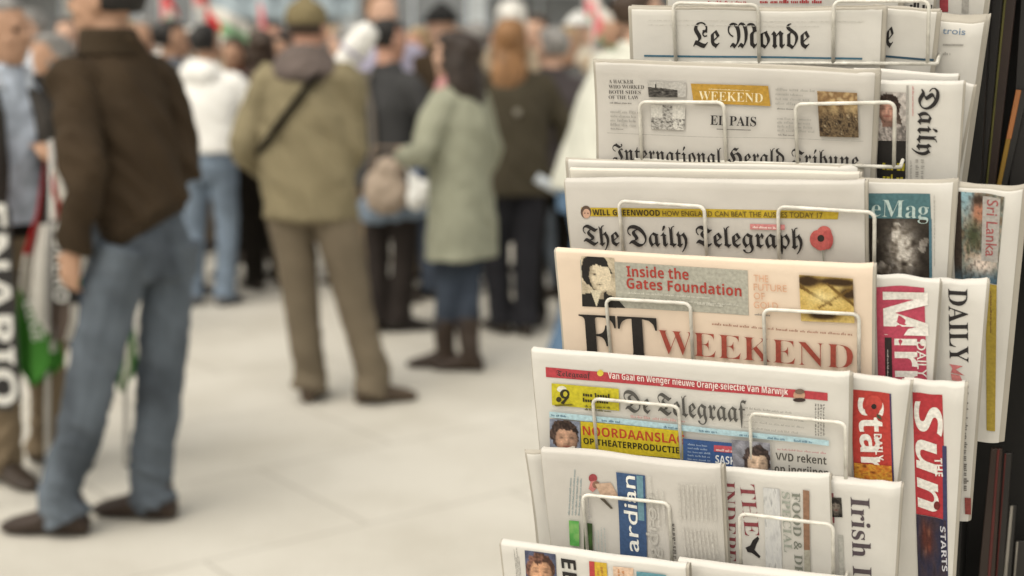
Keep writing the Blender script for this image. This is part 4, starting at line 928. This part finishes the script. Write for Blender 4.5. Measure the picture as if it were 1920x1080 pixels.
# the man in the khaki jacket
f0, f1 = g2(582, 752), g2(700, 758)
kh = person('man in khaki jacket and olive knitted cap with a black strap across his back', ((f0[0] + f1[0]) / 2 - .13, (f0[1] + f1[1]) / 2 + .02), -8, 1.80, feet=[(f0[0], f0[1] + .02, -5), (f1[0], f1[1] + .02, -72)],
    arms={'L': dict(w=(-.20, .18, .98), hint=(-.5, -.9, 0), curl=.7), 'R': dict(w=(.11, .27, 1.05), hint=(.3, -1, -.2), curl=.9)}, head=(-6, 0),
    top=[dict(name='jacket', hem=.82, w=1.05, loose=True, amp=.016, diag=.5, mat=cloth('khaki', (.212, .180, .110), var=.14, sc=5), sw=1.12)],
    legs=dict(mat=cloth('drab', (.150, .122, .086), var=.15), w=1.10, amp=.012), shoes=(.075, .052, .034), hair=('beanie', cloth('olive_knit', (.19, .155, .085), bs=70), HAIRM['brown']), skin='ruddy', vox=.010, build=1.0, hipshift=(0, 0))
def scarf(bm):
    ax = kh['ax']; rings_loft(bm, [(ax(1.415) + V((0, -.03, 0)), .12, .105), (ax(1.45) + V((0, -.02, 0)), .155, .125), (ax(1.50) + V((0, -.015, 0)), .135, .115), (ax(1.545) + V((0, -.01, 0)), .105, .10), (ax(1.565), .075, .08)], 20)
add(kh, 'scarf', scarf, cloth('mauve_grey', (.135, .108, .098)), .010, (.012, 12, (1, 1, 2), 1))
def strap(bm):
    ax = kh['ax']; k = kh['k']; P = [ax(1.50) + V((.09, .0, .02)), ax(1.47) + V((.095, -.075, .0)), ax(1.39) + V((.04, -.145, 0)), ax(1.27) + V((-.055, -.166, 0)), ax(1.16) + V((-.150, -.135, 0)), ax(1.09) + V((-.222, -.03, 0)), ax(1.05) + V((-.215, .08, 0))]
    o, q = spline(P, [(.020, .008)] * 7, 5); tube(bm, o, [.0155] * len(o), 8)
add(kh, 'bag_strap', strap, BLACKC)

# white hoodie
f0, f1 = g2(364, 572), g2(424, 572)
hd_ = person('person in white hooded top and blue jeans seen from behind', ((f0[0] + f1[0]) / 2 + .02, f0[1]), -12, 1.73, feet=[(f0[0], f0[1], 10), (f1[0], f1[1], -20)],
    arms={'L': dict(w=(-.10, .27, 1.13), hint=(-1, -.5, -.2)), 'R': dict(w=(.10, .27, 1.15), hint=(1, -.5, -.2))}, head=(-12, 4),
    top=[dict(name='hoodie', hem=.98, w=1.06, amp=.011, hood=True, mat=cloth('white', (.82, .81, .78), var=.05))], legs=dict(mat=JEAN2, w=1.0, amp=.009), shoes=(.10, .10, .11), hair=('short', HAIRM['black']), skin='tan', vox=.012)
# his neighbour, a white scarf over the shoulder
p_ = at(322, 560, 9.25)
nb = person('dark haired man turned aside with white scarf over his shoulder', (p_.x, 9.25), -65, 1.76, head=(-5, 0), top=[dict(name='jacket', hem=.9, amp=.009, mat=cloth('slate', (.11, .12, .14)))], legs=dict(mat=JEAN3), hair=('short', HAIRM['black']), skin='tan', vox=.013)
add(nb, 'scarf', lambda bm: tube(bm, *spline([nb['ax'](1.25) + V((-.13, -.16, 0)), nb['ax'](1.42) + V((-.14, -.12, 0)), nb['ax'](1.53) + V((-.10, -.02, 0)), nb['ax'](1.50) + V((-.05, .11, 0)), nb['ax'](1.30) + V((-.06, .16, 0))], [(.05, .03), (.06, .035), (.06, .04), (.055, .035), (.045, .03)]), 12), cloth('white', (.72, .70, .66)), .012)
# black trousers between them
p_ = g2(492, 545)
bt = person('person in black trousers and dark jacket standing behind the khaki jacket', (p_[0] + .02, p_[1] + .1), 25, 1.70, top=[dict(name='jacket', hem=.9, amp=.009, mat=cloth('umber', (.06, .045, .038)))], legs=dict(mat=BLACKC, w=1.05), hair=('bob', HAIRM['brown']), vox=.013)

# dark coat man carrying bags
f0, f1 = g2(706, 622), g2(752, 622)
dk = person('dark haired man in charcoal jacket with grey strap, carrying pale bags', ((f0[0] + f1[0]) / 2, f0[1]), -35, 1.74, feet=[(f0[0], f0[1], -20), (f1[0], f1[1], -70)],
    arms={'L': dict(w=(-.12, .27, 1.02), hint=(-1, -.5, -.3), curl=1.2), 'R': dict(w=(.24, .22, .98), hint=(1, -.6, -.2), curl=1.2)}, head=(-20, -6),
    top=[dict(name='jacket', hem=.84, w=1.03, amp=.010, mat=cloth('charcoal', (.047, .047, .048)))], legs=dict(mat=cloth('black_brown', (.026, .021, .019))), shoes=(.02, .016, .014), hair=('short', HAIRM['black']), skin='ruddy', vox=.012)
add(dk, 'bag_strap', lambda bm: tube(bm, *spline([dk['ax'](1.49) + V((-.08, .0, 0)), dk['ax'](1.42) + V((-.03, -.135, 0)), dk['ax'](1.25) + V((.03, -.16, 0)), dk['ax'](1.02) + V((.05, -.155, 0)), dk['ax'](.92) + V((.10, -.15, 0))], [(.024, .012)] * 5), 8), cloth('warm_grey', (.13, .115, .10)))

# woman in the grey green coat
f0, f1 = g2(832, 690), g2(878, 696)
wc = person('woman in long grey green coat, jeans and brown boots with dark hair', ((f0[0] + f1[0]) / 2 + .03, f0[1] + .03), 62, 1.66, feet=[(f0[0], f0[1], 88), (f1[0], f1[1], 82)],
    arms={'L': dict(w=(-.16, .26, 1.12), hint=(-.8, -.8, -.2)), 'R': dict(w=(.20, .12, .92), hint=(.6, -1, 0))}, head=(10, 4),
    top=[dict(name='coat', hem=.60, w=1.06, flare=1.22, amp=.014, diag=.3, loose=True, mat=cloth('sage', (.31, .315, .24), var=.12), sw=1.08)], legs=dict(mat=JEAN3, w=.92, end=.35), shoes=(.040, .026, .018), boots=.22, hair=('wild', HAIRM['dark']), vox=.011)
add(wc, 'scarf', lambda bm: rings_loft(bm, [(wc['ax'](1.43) + V((.02, .02, 0)), .115, .10), (wc['ax'](1.48) + V((.03, .03, 0)), .12, .105), (wc['ax'](1.52) + V((.02, .02, 0)), .10, .09), (wc['ax'](1.54), .07, .07)], 18), cloth('rose', (.48, .24, .24)), .012, (.012, 14, (1, 1, 1.5), 5))

# ginger haired woman in black
f0, f1 = g2(938, 624), g2(985, 628)
gw = person('woman with long ginger hair in a dark olive jacket and black trousers', ((f0[0] + f1[0]) / 2, f0[1]), 20, 1.74, feet=[(f0[0], f0[1], 30), (f1[0], f1[1], 10)],
    arms={'L': dict(w=(-.20, .2, 1.08), hint=(-1, -.6, 0)), 'R': dict(w=(.22, .16, .95), hint=(1, -.7, 0))}, head=(-25, 0),
    top=[dict(name='jacket', hem=.80, w=1.08, amp=.011, mat=cloth('dark_olive', (.058, .049, .033)))], legs=dict(mat=cloth('ink_black', (.020, .020, .024)), w=1.05), hair=('long', HAIRM['ginger']), vox=.012, build=1.05)
add(gw, 'badge', lambda bm: ellipsoid(bm, gw['ax'](1.26) + V((-.03, -.165, 0)), (.022, .006, .022)), mat('pale_badge', (.24, .22, .18), rough=.4))
# suited figure beside her
p_ = g2(1030, 622)
su = person('person in plum grey jacket and black trousers holding a folded paper', (p_[0] + .02, p_[1] + .2), 15, 1.70, arms={'L': dict(w=(-.22, .22, 1.03), hint=(-1, -.7, 0), curl=1.2)}, head=(20, 0), top=[dict(name='jacket', hem=.8, w=1.04, amp=.010, mat=cloth('plum_grey', (.066, .056, .058)))], legs=dict(mat=BLACKC), hair=('short', HAIRM['grey']), vox=.013)
# pale coat by the rack
f0, f1 = g2(1012, 735), g2(1075, 735)
pc = person('person in pale cream green jacket and jeans partly hidden by the newspaper rack', (f1[0] + .10, f1[1] + .05), -62, 1.86, neck=(0, .21), feet=[(f1[0] + .22, f1[1], -70), (f0[0] + .09, f0[1], -80)],
    arms={'L': dict(w=(-.20, .50, .98), hint=(-.6, -1, 0)), 'R': dict(w=(.18, .48, 1.0), hint=(.5, -1, 0))}, top=[dict(name='jacket', hem=.90, w=1.12, amp=.012, loose=True, mat=cloth('pale_cream', (.56, .56, .49), var=.08), sw=1.15)], legs=dict(mat=mat('denim_blue', (.10, .17, .27), rough=.9, var=.3, scale=5, bump=.4)), shoes=(.06, .03, .03), hair=('short', HAIRM['brown']), vox=.012, build=1.08)

# ---------------------------------------------------------------- flags, placard, bags
CLW = mat('flag_white', lin((214, 210, 202)), rough=.9, var=.05, bump=.3); CLR = mat('flag_red', lin((176, 30, 34)), rough=.9, var=.1, bump=.3); CLG = mat('flag_green', lin((66, 128, 48)), rough=.9, var=.14, bump=.3); CLK = mat('flag_black', (.03, .028, .027), rough=.9, var=.1, bump=.3)
CLB = mat('flag_brown', lin((88, 76, 68)), rough=.9, var=.15); POLE = mat('pale_pole', (.46, .45, .43), rough=.5, var=.08)
LETW = mat('white_lettering', (.66, .65, .61), rough=.8, var=.05)
def drape(name, label, pole_px, depth, left, right, colour, wave=.018, nw=26, nh=60, letters=(), ang=0.0, extra=None):
    """a flag hanging from its staff. left/right: the cloth's two edges as (y, x) in the photo, taken on an upright plane at that distance"""
    n = V((sin(ang), -cos(ang), 0)); o = at(pole_px[0][0], pole_px[0][1], depth)
    f = lambda px, py, d=0: hit(px, py, o + n * d, n)
    ft = f(*pole_px[1]); Mw = Matrix.Translation(ft); t = thing(name, label, 'flag', Mw); I = Mw.inverted()
    bm = bmesh.new(); tube(bm, [I @ f(*pole_px[1]), I @ f(*pole_px[0])], .010, 10)
    link('flag_pole', mesh_from_bm(bm, 'flag_pole'), t, POLE, True)
    def ip(pl, y):
        for (y0, x0), (y1, x1) in zip(pl, pl[1:]):
            if y0 <= y <= y1: return x0 + (x1 - x0) * (y - y0) / (y1 - y0)
        return pl[-1][1] if y > pl[-1][0] else pl[0][1]
    y0, y1 = left[0][0], left[-1][0]; bm = bmesh.new(); g = []; cols = [CLW, CLR, CLG, CLK, CLB]
    for j in range(nh + 1):
        y = y0 + (y1 - y0) * j / nh; r = []
        for i in range(nw + 1):
            a = i / nw; x = ip(left, y) + (ip(right, y) - ip(left, y)) * a
            d = .016 + wave * (sin(a * 9 + y * .004) + .5 * sin(a * 17 + y * .011 + 1))
            r.append((bm.verts.new(I @ f(x, y, d)), x, y))
        g.append(r)
    for j in range(nh):
        for i in range(nw):
            q = [g[j][i], g[j + 1][i], g[j + 1][i + 1], g[j][i + 1]]
            if len({v[0] for v in q}) < 4: continue
            fc = bm.faces.new([v[0] for v in q]); fc.material_index = colour(sum(v[1] for v in q) / 4, sum(v[2] for v in q) / 4, i / nw)
    bmesh.ops.remove_doubles(bm, verts=bm.verts[:], dist=.0004)
    me = mesh_from_bm(bm, 'cloth'); c = link('cloth', me, t, cols, True)
    s = c.modifiers.new('thickness', 'SOLIDIFY'); s.thickness = .0025
    for txt, p0, p1, cap, m, nm in letters:
        a, b = I @ f(*p0, .016 + wave * 1.9), I @ f(*p1, .016 + wave * 1.9); d = b - a; wd = d.length; d /= wd; nn = n.to_3d(); up = nn.cross(d); h = cap * depth / FPX
        co, fs = glyphs(txt, 'bold'); bm = bmesh.new(); vs_ = [bm.verts.new(a + d * (u * wd) + up * (v * h)) for u, v in co]
        for q in fs:
            try: bm.faces.new([vs_[k] for k in q])
            except ValueError: pass
        link(nm, mesh_from_bm(bm, nm), c, m)
    return t
def colA(x, y, a):
    if y < 420: return 1 if a < .40 else 3
    if y < 474 and a < .30: return 1
    if x < 36 + (y - 540) * .58 and y > 540: return 2
    if y > 622: return 2
    return 0
drape('flag', 'drooping green white and red flag on the pale pole gripped by the blazer man', ((89, 268), (89, 885)), 4.98,
      [(300, 84), (400, 68), (474, 44), (540, 35), (600, 33), (690, 36), (724, 60)], [(300, 92), (480, 92), (600, 94), (640, 112), (680, 120), (700, 100), (724, 64)], colA,
      letters=[('LINE', (44, 566), (62, 640), 20, LETW, 'lettering')])
def colB(x, y, a):
    if y > 568: return 4 if a < .72 else 0
    xs = 103 + (y - 360) * .255
    if abs(x - xs) < 5.5 and y < 495: return 1
    if abs(x - xs) < 6 and y < 540: return 2
    if x < xs: return 3 if y > 415 else 0
    return 0
drape('flag', 'drooping white flag with a red and green edge and sideways lettering beside the brown jacket', ((97, 262), (99, 660)), 4.90,
      [(315, 98), (420, 96), (560, 94), (640, 95)], [(315, 108), (400, 138), (480, 166), (520, 152), (560, 147), (600, 145), (640, 130)], colB, wave=.010,
      letters=[('OBRERO', (100, 416), (101, 566), 27, LETW, 'lettering')])
drape('flag', 'green flag hanging low on a pole seen between the legs in jeans', ((238, 420), (236, 910)), 5.35,
      [(560, 232), (640, 222), (700, 214), (735, 224)], [(560, 242), (640, 254), (690, 258), (735, 230)], lambda x, y, a: 0 if .42 < a < .62 else 2)
# the lettered placard at the edge
o = at(-38, 575, 4.80); nP = V((0.12, -1, 0)).normalized(); uP = V((1, .12, 0)).normalized()
base_p = o.copy(); base_p.z = .0
Mp = Matrix(((uP.x, -nP.x, 0, o.x), (uP.y, -nP.y, 0, o.y), (0, 0, 1, o.z), (0, 0, 0, 1)))
pl_ = thing('placard', 'black placard with big white sideways letters carried beside the blazer man', 'placard', Mp)
bm = bmesh.new(); hw, hh = .118, .36
box(bm, (-hw, -.006, -hh), (hw, .006, hh)); bmesh.ops.bevel(bm, geom=[e for e in bm.edges if abs(e.verts[0].co.y - e.verts[1].co.y) > .005], offset=.03, segments=4, affect='EDGES')
link('board', mesh_from_bm(bm, 'board'), pl_, CLK)
co, fs = glyphs('ENARIO', 'heavy'); bm = bmesh.new(); vs_ = [bm.verts.new((.018 + (v - 1) * 0 - .0 + (v * .085), -.0075, hh - .012 - u * (2 * hh - .03))) for u, v in co]
for q in fs:
    try: bm.faces.new([vs_[k] for k in q])
    except ValueError: pass
bmesh.ops.recalc_face_normals(bm, faces=bm.faces[:])
link('lettering', mesh_from_bm(bm, 'lettering'), pl_, LETW)
bm = bmesh.new(); tube(bm, [(-.06, .018, -o.z + .0), (-.06, .018, hh * .8)], .011, 10); link('handle', mesh_from_bm(bm, 'handle'), pl_, POLE, True)

def blob(name, label, cat, c, parts, group=None):
    t = thing(name, label, cat, Matrix.Translation(V(c)), group)
    for nm, bld, m, vx, wr in parts:
        bm = bmesh.new(); bld(bm); me = fuse(bm, nm, vx, 1) if vx else mesh_from_bm(bm, nm)
        if wr: wrinkle(me, *wr)
        link(nm, me, t, m, True)
    return t
q = at(724, 352, 7.75)
blob('shoulder_bag', 'beige furry bag held at waist height by the charcoal jacket man', 'bag', q, [('bag_body', lambda bm: (ellipsoid(bm, (0, 0, -.02), (.13, .08, .13)), ellipsoid(bm, (.02, 0, .10), (.08, .06, .07))), cloth('beige_fur', (.36, .29, .23), bs=90), .012, (.02, 14, (1, 1, 1), 2)), ('handle', lambda bm: tube(bm, [(-.09, 0, .06), (-.06, .0, .22), (.06, 0, .22), (.10, 0, .06)], .012, 8), cloth('beige_strap', (.22, .17, .13)), None, None)])
q = at(786, 366, 7.55)
blob('carrier_bag', 'crumpled white plastic bag beside the sage coat', 'bag', q, [('bag_body', lambda bm: (ellipsoid(bm, (0, 0, 0), (.06, .05, .085), Matrix.Rotation(.5, 3, 'Y')), ellipsoid(bm, (-.03, 0, .07), (.03, .03, .05))), mat('white_plastic', (.72, .72, .70), rough=.45, var=.05), .010, (.012, 20, (1, 1, 1), 4)), ('handle', lambda bm: tube(bm, [(-.04, 0, .10), (-.07, 0, .16), (-.10, .02, .20)], .008, 8), mat('white_plastic', (.72, .72, .70)), None, None)])
q = at(705, 392, 7.9)
blob('shopping_bag', 'pale denim blue shopping bag hanging below the beige furry bag', 'bag', q, [('bag_body', lambda bm: (ellipsoid(bm, (0, 0, 0), (.11, .06, .09)), ellipsoid(bm, (.20, .0, .02), (.09, .05, .08)), ellipsoid(bm, (.1, 0, -.01), (.1, .05, .06))), mat('denim_pale', (0, 0, 0)), .012, (.014, 12, (1, 1, 1), 6)), ('handle', lambda bm: tube(bm, [(.14, -.02, .06), (.22, -.03, .20), (.29, -.03, .32)], (.022), 8), cloth('cornflower', (.13, .19, .36)), None, None)])
q = at(666, 92, 6.75)
Mr = Matrix.Rotation(radians(38), 3, 'Y')
blob('rolled_banner', 'rolled white cloth banner carried behind the khaki shoulder', 'banner', q, [('roll', lambda bm: (tube(bm, *spline([Mr @ V((0, 0, -.20)), Mr @ V((0, 0, -.08)), Mr @ V((.0, 0, .04)), Mr @ V((0.01, 0, .13))], [.040, .058, .066, .050]), 12)), cloth('banner_white', (.76, .75, .72), var=.04), .010, (.012, 11, (1, 1, 1), 2)), ('tie', lambda bm: tube(bm, [Mr @ V((.07 * cos(a), .07 * sin(a), -.02)) for a in [i * pi / 8 for i in range(17)]], .007, 6), cloth('lavender', (.36, .34, .44)), None, None)])
q = at(1032, 350, 7.6)
Mq = Matrix.Rotation(radians(30), 3, 'Y')
blob('folded_paper', 'pale folded leaflet held low by the plum jacket person', 'leaflet', q, [('sheet', lambda bm: [box(bm, (-.09, -.003 - .006 * i, -.02), (.09, .002 - .006 * i, .03)) for i in range(3)] and [setattr(v, 'co', Mq @ v.co) for v in bm.verts], cloth('pale_blue_paper', (.50, .54, .58), var=.04), None, None)])

# flags waved over the crowd
def waved(label, px, py, d, w_, h_, ang, droop, cols, pole=.85):
    c = at(px, py, d); Mw = Matrix.Translation(V((c.x, c.y, c.z - pole))) @ Matrix.Rotation(ang, 4, 'Z'); t = thing('hand_flag', label, 'flag', Mw, 'flags waved above the crowd')
    bm = bmesh.new(); tube(bm, [(0, 0, 0), (0, 0, pole + h_ * .6)], .008, 8); link('flag_pole', mesh_from_bm(bm, 'flag_pole'), t, POLE, True)
    bm = bmesh.new(); N, K = 24, 16; g = []
    for j in range(K + 1):
        r = []
        for i in range(N + 1):
            u, v = i / N, j / K
            r.append(bm.verts.new((.008 + u * w_ * (1 - droop * .5), .05 * u * sin(u * 8 + v), pole + h_ * (.55 - v) - droop * u * u * h_ * 1.3)))
        g.append(r)
    for j in range(K):
        for i in range(N):
            f = bm.faces.new((g[j][i], g[j + 1][i], g[j + 1][i + 1], g[j][i + 1])); u, v = (i + .5) / N, (j + .5) / K
            f.material_index = 1 if u < .4 * (1 - abs(2 * v - 1)) else (0 if v < 1 / 3 else 2 if v < 2 / 3 else 3)
    me = mesh_from_bm(bm, 'cloth'); c_ = link('cloth', me, t, cols, True); s = c_.modifiers.new('thickness', 'SOLIDIFY'); s.thickness = .002
FR = mat('flag_bright_red', lin((206, 40, 44)), rough=.9); FP = mat('flag_pink', lin((226, 120, 128)), rough=.9); FG = mat('flag_pale_green', lin((130, 170, 130)), rough=.9)
waved('red and white hand flag above the white hooded top', 300, 20, 11.4, .16, .22, .2, .4, [FR, FP, CLW, FG])
waved('green and white hand flag waved behind the head of the white hooded top', 385, 52, 10.2, .36, .28, -.1, .35, [CLW, FR, FG, CLW])
waved('small pink hand flag next to the olive knitted cap', 484, 36, 10.8, .10, .24, .1, .8, [FP, FP, FP, CLW])
waved('tall red and green hand flag above the plum jacket', 1096, 14, 11.0, .20, .24, .3, .4, [CLW, FP, FP, FG], 1.0)
waved('white and green hand flag drooping near the top of the newspapers', 1112, 48, 9.8, .26, .24, -.2, .5, [CLW, FP, CLW, FG])
waved('plain red hand flag high above the far crowd', 362, -4, 12.5, .14, .2, .2, .4, [FR, FP, FR, CLW], 1.1)

# ---------------------------------------------------------------- the crowd behind
HN = ['black', 'brown', 'grey', 'white', 'ginger', 'fair']
GC = {'black': (.02, .019, .018), 'navy': (.03, .036, .06), 'red': (.30, .045, .05), 'beige': (.36, .29, .21), 'grey': (.15, .148, .145), 'brown': (.075, .05, .036), 'cream': (.52, .48, .40), 'olive': (.10, .09, .05), 'lavender': (.26, .25, .32),
      'pale blue': (.36, .42, .48), 'maroon': (.10, .03, .035), 'dark green': (.04, .06, .045), 'white': (.66, .65, .62), 'rust': (.24, .10, .05)}
random.seed(21)
def crowd(px, d, H, gar, hair, head_deg, style='short', where='', cat='jacket', legs=None):
    p = at(px, 93, d)
    nm = 'jacket' if cat == 'jacket' else cat
    lb = 'person in %s %s with %s %s %s' % (gar, nm, hair, {'short': 'hair', 'long': 'long hair', 'bob': 'bobbed hair', 'beanie': 'cap', 'hat': 'hat', 'bald': 'fringe of hair'}[style], where)
    hm = HAIRM[hair] if style not in ('beanie', 'hat') else cloth('hat_' + hair, dict(black=(.02, .02, .02), grey=(.2, .2, .2), brown=(.07, .05, .03), white=(.6, .6, .58), ginger=(.3, .1, .1), fair=(.3, .25, .2))[hair])
    return person(lb, (p.x, p.y), head_deg, H, head=(random.uniform(-35, 35), random.uniform(-5, 8)), top=[dict(name=nm, hem=.55 if cat == 'coat' else .88, w=random.uniform(.98, 1.1), amp=.009, mat=cloth(gar.replace(' ', '_'), GC[gar]), hood=random.random() < .25)],
        legs=dict(mat=legs or random.choice([BLACKC, JEAN3, JEAN, cloth('tan', (.19, .145, .095)), GREYC]), amp=.006), hair=(style, hm), skin=random.choice(['light', 'tan', 'ruddy']), vox=.018 if d < 11 else .022, group='people in the crowd', hands=False, build=random.uniform(.96, 1.06))
C_ = [  # px, distance, height, garment, hair, heading, hair style, where
    (100, 7.6, 1.66, 'grey', 'grey', 160, 'bob', 'between the blazer man and the brown jacket'), (62, 9.0, 1.82, 'pale blue', 'grey', 150, 'short', 'over the blazer shoulder'), (130, 10.2, 1.80, 'black', 'brown', -170, 'short', 'above the gap beside the brown jacket'),
    (442, 9.9, 1.66, 'maroon', 'brown', 165, 'bob', 'facing this way near the white hooded top'), (465, 10.6, 1.60, 'red', 'ginger', -160, 'bob', 'low behind the white hooded top'), (535, 9.8, 1.68, 'beige', 'black', 150, 'short', 'facing the olive knitted cap'),
    (503, 11.3, 1.80, 'dark green', 'black', -150, 'short', 'behind the pink hand flag'), (655, 9.4, 1.70, 'lavender', 'grey', 100, 'bob', 'behind the rolled white banner'), (716, 8.9, 1.93, 'lavender', 'ginger', -160, 'short', 'tall and facing this way above the charcoal jacket'),
    (790, 9.6, 1.72, 'rust', 'fair', 150, 'long', 'between the charcoal jacket and sage coat'), (832, 9.0, 1.86, 'brown', 'black', 30, 'hat', 'directly behind the sage coat'), (894, 9.5, 1.75, 'lavender', 'grey', 20, 'short', 'between the dark hat and the ginger hair'),
    (958, 9.2, 1.88, 'beige', 'white', -10, 'bob', 'directly behind the ginger hair'), (1006, 10.1, 1.82, 'rust', 'brown', 170, 'short', 'above the plum jacket'), (1068, 8.9, 1.71, 'grey', 'fair', 140, 'short', 'between plum jacket and pale cream jacket'), (1086, 11.0, 1.86, 'cream', 'white', 160, 'hat', 'under the red flags'),
    (1150, 9.9, 1.84, 'beige', 'brown', 170, 'long', 'beside the top newspapers'), (232, 8.9, 1.76, 'cream', 'fair', -150, 'short', 'past the collar of the brown jacket'), (275, 10.4, 1.80, 'navy', 'grey', 170, 'short', 'beyond the white scarf'), (408, 11.2, 1.78, 'beige', 'grey', -170, 'beanie', 'beyond the green and white flag')]
for c in C_: crowd(c[0], c[1], c[2], c[3], c[4], c[5], c[6], c[7])
used = {(c[3], c[4]) for c in C_}; combos = [(g, h) for g in GC for h in HN if (g, h) not in used]; random.shuffle(combos)
x = -60; i = 0
for d, sp in ((12.3, 88), (14.2, 92), (17.0, 96)):
    x = -70 + random.uniform(0, 40)
    while x < 1260:
        g, h = combos[i]; i += 1
        crowd(x, d + random.uniform(-.5, .5), random.uniform(1.62, 1.86), g, h, random.choice([170, 150, -160, 20, -20, 100, -100, 180]), random.choice(['short', 'short', 'bob', 'long', 'beanie']), {12.3: 'in the middle of the crowd', 14.2: 'deep in the crowd', 17.0: 'at the back of the crowd'}[d], random.choice(['jacket', 'jacket', 'coat']))
        x += sp * random.uniform(.75, 1.2)

# ---------------------------------------------------------------- banner and buildings behind
q0, q1 = at(395, -62, 18.6), at(668, -62, 18.6); zb, zt = 2.02, 2.78
bn = thing('banner', 'long pale blue banner with grey lettering stretched on poles above the crowd', 'banner', Matrix.Translation(V((q0.x, q0.y, 0))))
wd = (q1 - q0).length; bm = bmesh.new(); g = []
for j in range(9):
    g.append([bm.verts.new((wd * i / 60, .04 * sin(i * .5) + .02 * sin(i * 1.3 + j), zt - (zt - zb) * j / 8 - .05 * sin(pi * i / 60))) for i in range(61)])
for j in range(8):
    for i in range(60): bm.faces.new((g[j][i], g[j + 1][i], g[j + 1][i + 1], g[j][i + 1]))
c = link('cloth', mesh_from_bm(bm, 'cloth'), bn, mat('banner_blue', (.42, .50, .55), rough=.9, var=.06, bump=.2), True); s_ = c.modifiers.new('thickness', 'SOLIDIFY'); s_.thickness = .004
bm = bmesh.new(); x = .12
while x < wd - .15:
    w_ = random.uniform(.05, .13); box(bm, (x, -.085, zb + .25), (x + w_ * .35, -.08, zt - .28)); box(bm, (x + w_ * .35 + .001, -.085, zb + random.choice([.25, .38])), (x + w_, -.08, zb + .44)); x += w_ + random.choice([.04, .05, .14])
link('lettering', mesh_from_bm(bm, 'lettering'), c, mat('banner_ink', (.16, .19, .24), rough=.9))
for x in (0, wd):
    bm = bmesh.new(); tube(bm, [(x, .03, 0), (x, .03, zt + .05)], .018, 8); link('pole', mesh_from_bm(bm, 'pole'), bn, POLE, True)
def building(label, x0, x1, y, h, col, bays, floors, shop):
    t = thing('building', label, 'building', Matrix.Translation(V(((x0 + x1) / 2, y, 0)))); W_ = (x1 - x0) / 2
    WM = mat('stone_%d' % int(col[0] * 1000), col, rough=.85, var=.12, scale=.6, bump=.3, bscale=12)
    FM = mat('window_frame_paint', (.35, .33, .30), rough=.6); GM = mat('window_glass', (.16, .17, .18), rough=.12, spec=.8); SM = mat('shop_%d' % int(shop[0] * 1000), shop, rough=.6)  # pane colour lightened to stand for reflected sky
    bm = bmesh.new(); box(bm, (-W_, 0, 0), (W_, 9, h)); box(bm, (-W_ - .15, -.25, h + .001), (W_ + .15, 9.1, h + .5)); box(bm, (-W_, -.14, 4.1), (W_, -.001, 4.4)); link('wall', mesh_from_bm(bm, 'wall'), t, WM)
    bw = 2 * W_ / bays
    for f in range(floors):
        for b in range(bays):
            cx = -W_ + bw * (b + .5); z0 = (.25 if f == 0 else 1.4 + 3.6 * f); hh_ = 3.0 if f == 0 else 2.0; ww_ = bw * (.42 if f == 0 else .26)
            bm = bmesh.new()
            for a in ((-ww_ - .1, z0 - .1, -ww_, z0 + hh_ + .1), (ww_, z0 - .1, ww_ + .1, z0 + hh_ + .1), (-ww_, z0 - .1, ww_, z0), (-ww_, z0 + hh_, ww_, z0 + hh_ + .1), (-.035, z0, .035, z0 + hh_)): box(bm, (cx + a[0], -.10, a[1]), (cx + a[2], -.002, a[3]))
            fr = link('shop_window' if f == 0 else 'window', mesh_from_bm(bm, 'window'), t, SM if f == 0 else FM)
            bm = bmesh.new(); box(bm, (cx - ww_, -.03, z0), (cx + ww_, -.004, z0 + hh_)); link('pane', mesh_from_bm(bm, 'pane'), fr, GM)
    for b in range(0, bays, 2):
        cx = -W_ + bw * (b + .5); bm = bmesh.new(); vs_ = [bm.verts.new(p) for p in ((cx - bw * .46, -.15, 3.75), (cx + bw * .46, -.15, 3.75), (cx + bw * .46, -1.3, 3.1), (cx - bw * .46, -1.3, 3.1), (cx + bw * .46, -1.3, 2.85), (cx - bw * .46, -1.3, 2.85))]
        bm.faces.new((vs_[0], vs_[3], vs_[2], vs_[1])); bm.faces.new((vs_[3], vs_[5], vs_[4], vs_[2])); o_ = link('awning', mesh_from_bm(bm, 'awning'), t, mat('awning_%d' % int(shop[0] * 1000), shop, rough=.9)); s_ = o_.modifiers.new('thickness', 'SOLIDIFY'); s_.thickness = .03
building('pale stone building with grey awnings beyond the crowd', -26, -7.2, 34, 15, (.55, .52, .47), 6, 4, (.42, .45, .48))
building('light blue grey rendered building in the middle beyond the banner', -7.0, 2.2, 35, 17, (.52, .55, .57), 3, 4, (.46, .50, .54))
building('ochre rendered building with rust awnings beyond the newspaper rack', 2.4, 24, 34, 16, (.52, .43, .33), 7, 4, (.42, .20, .12))
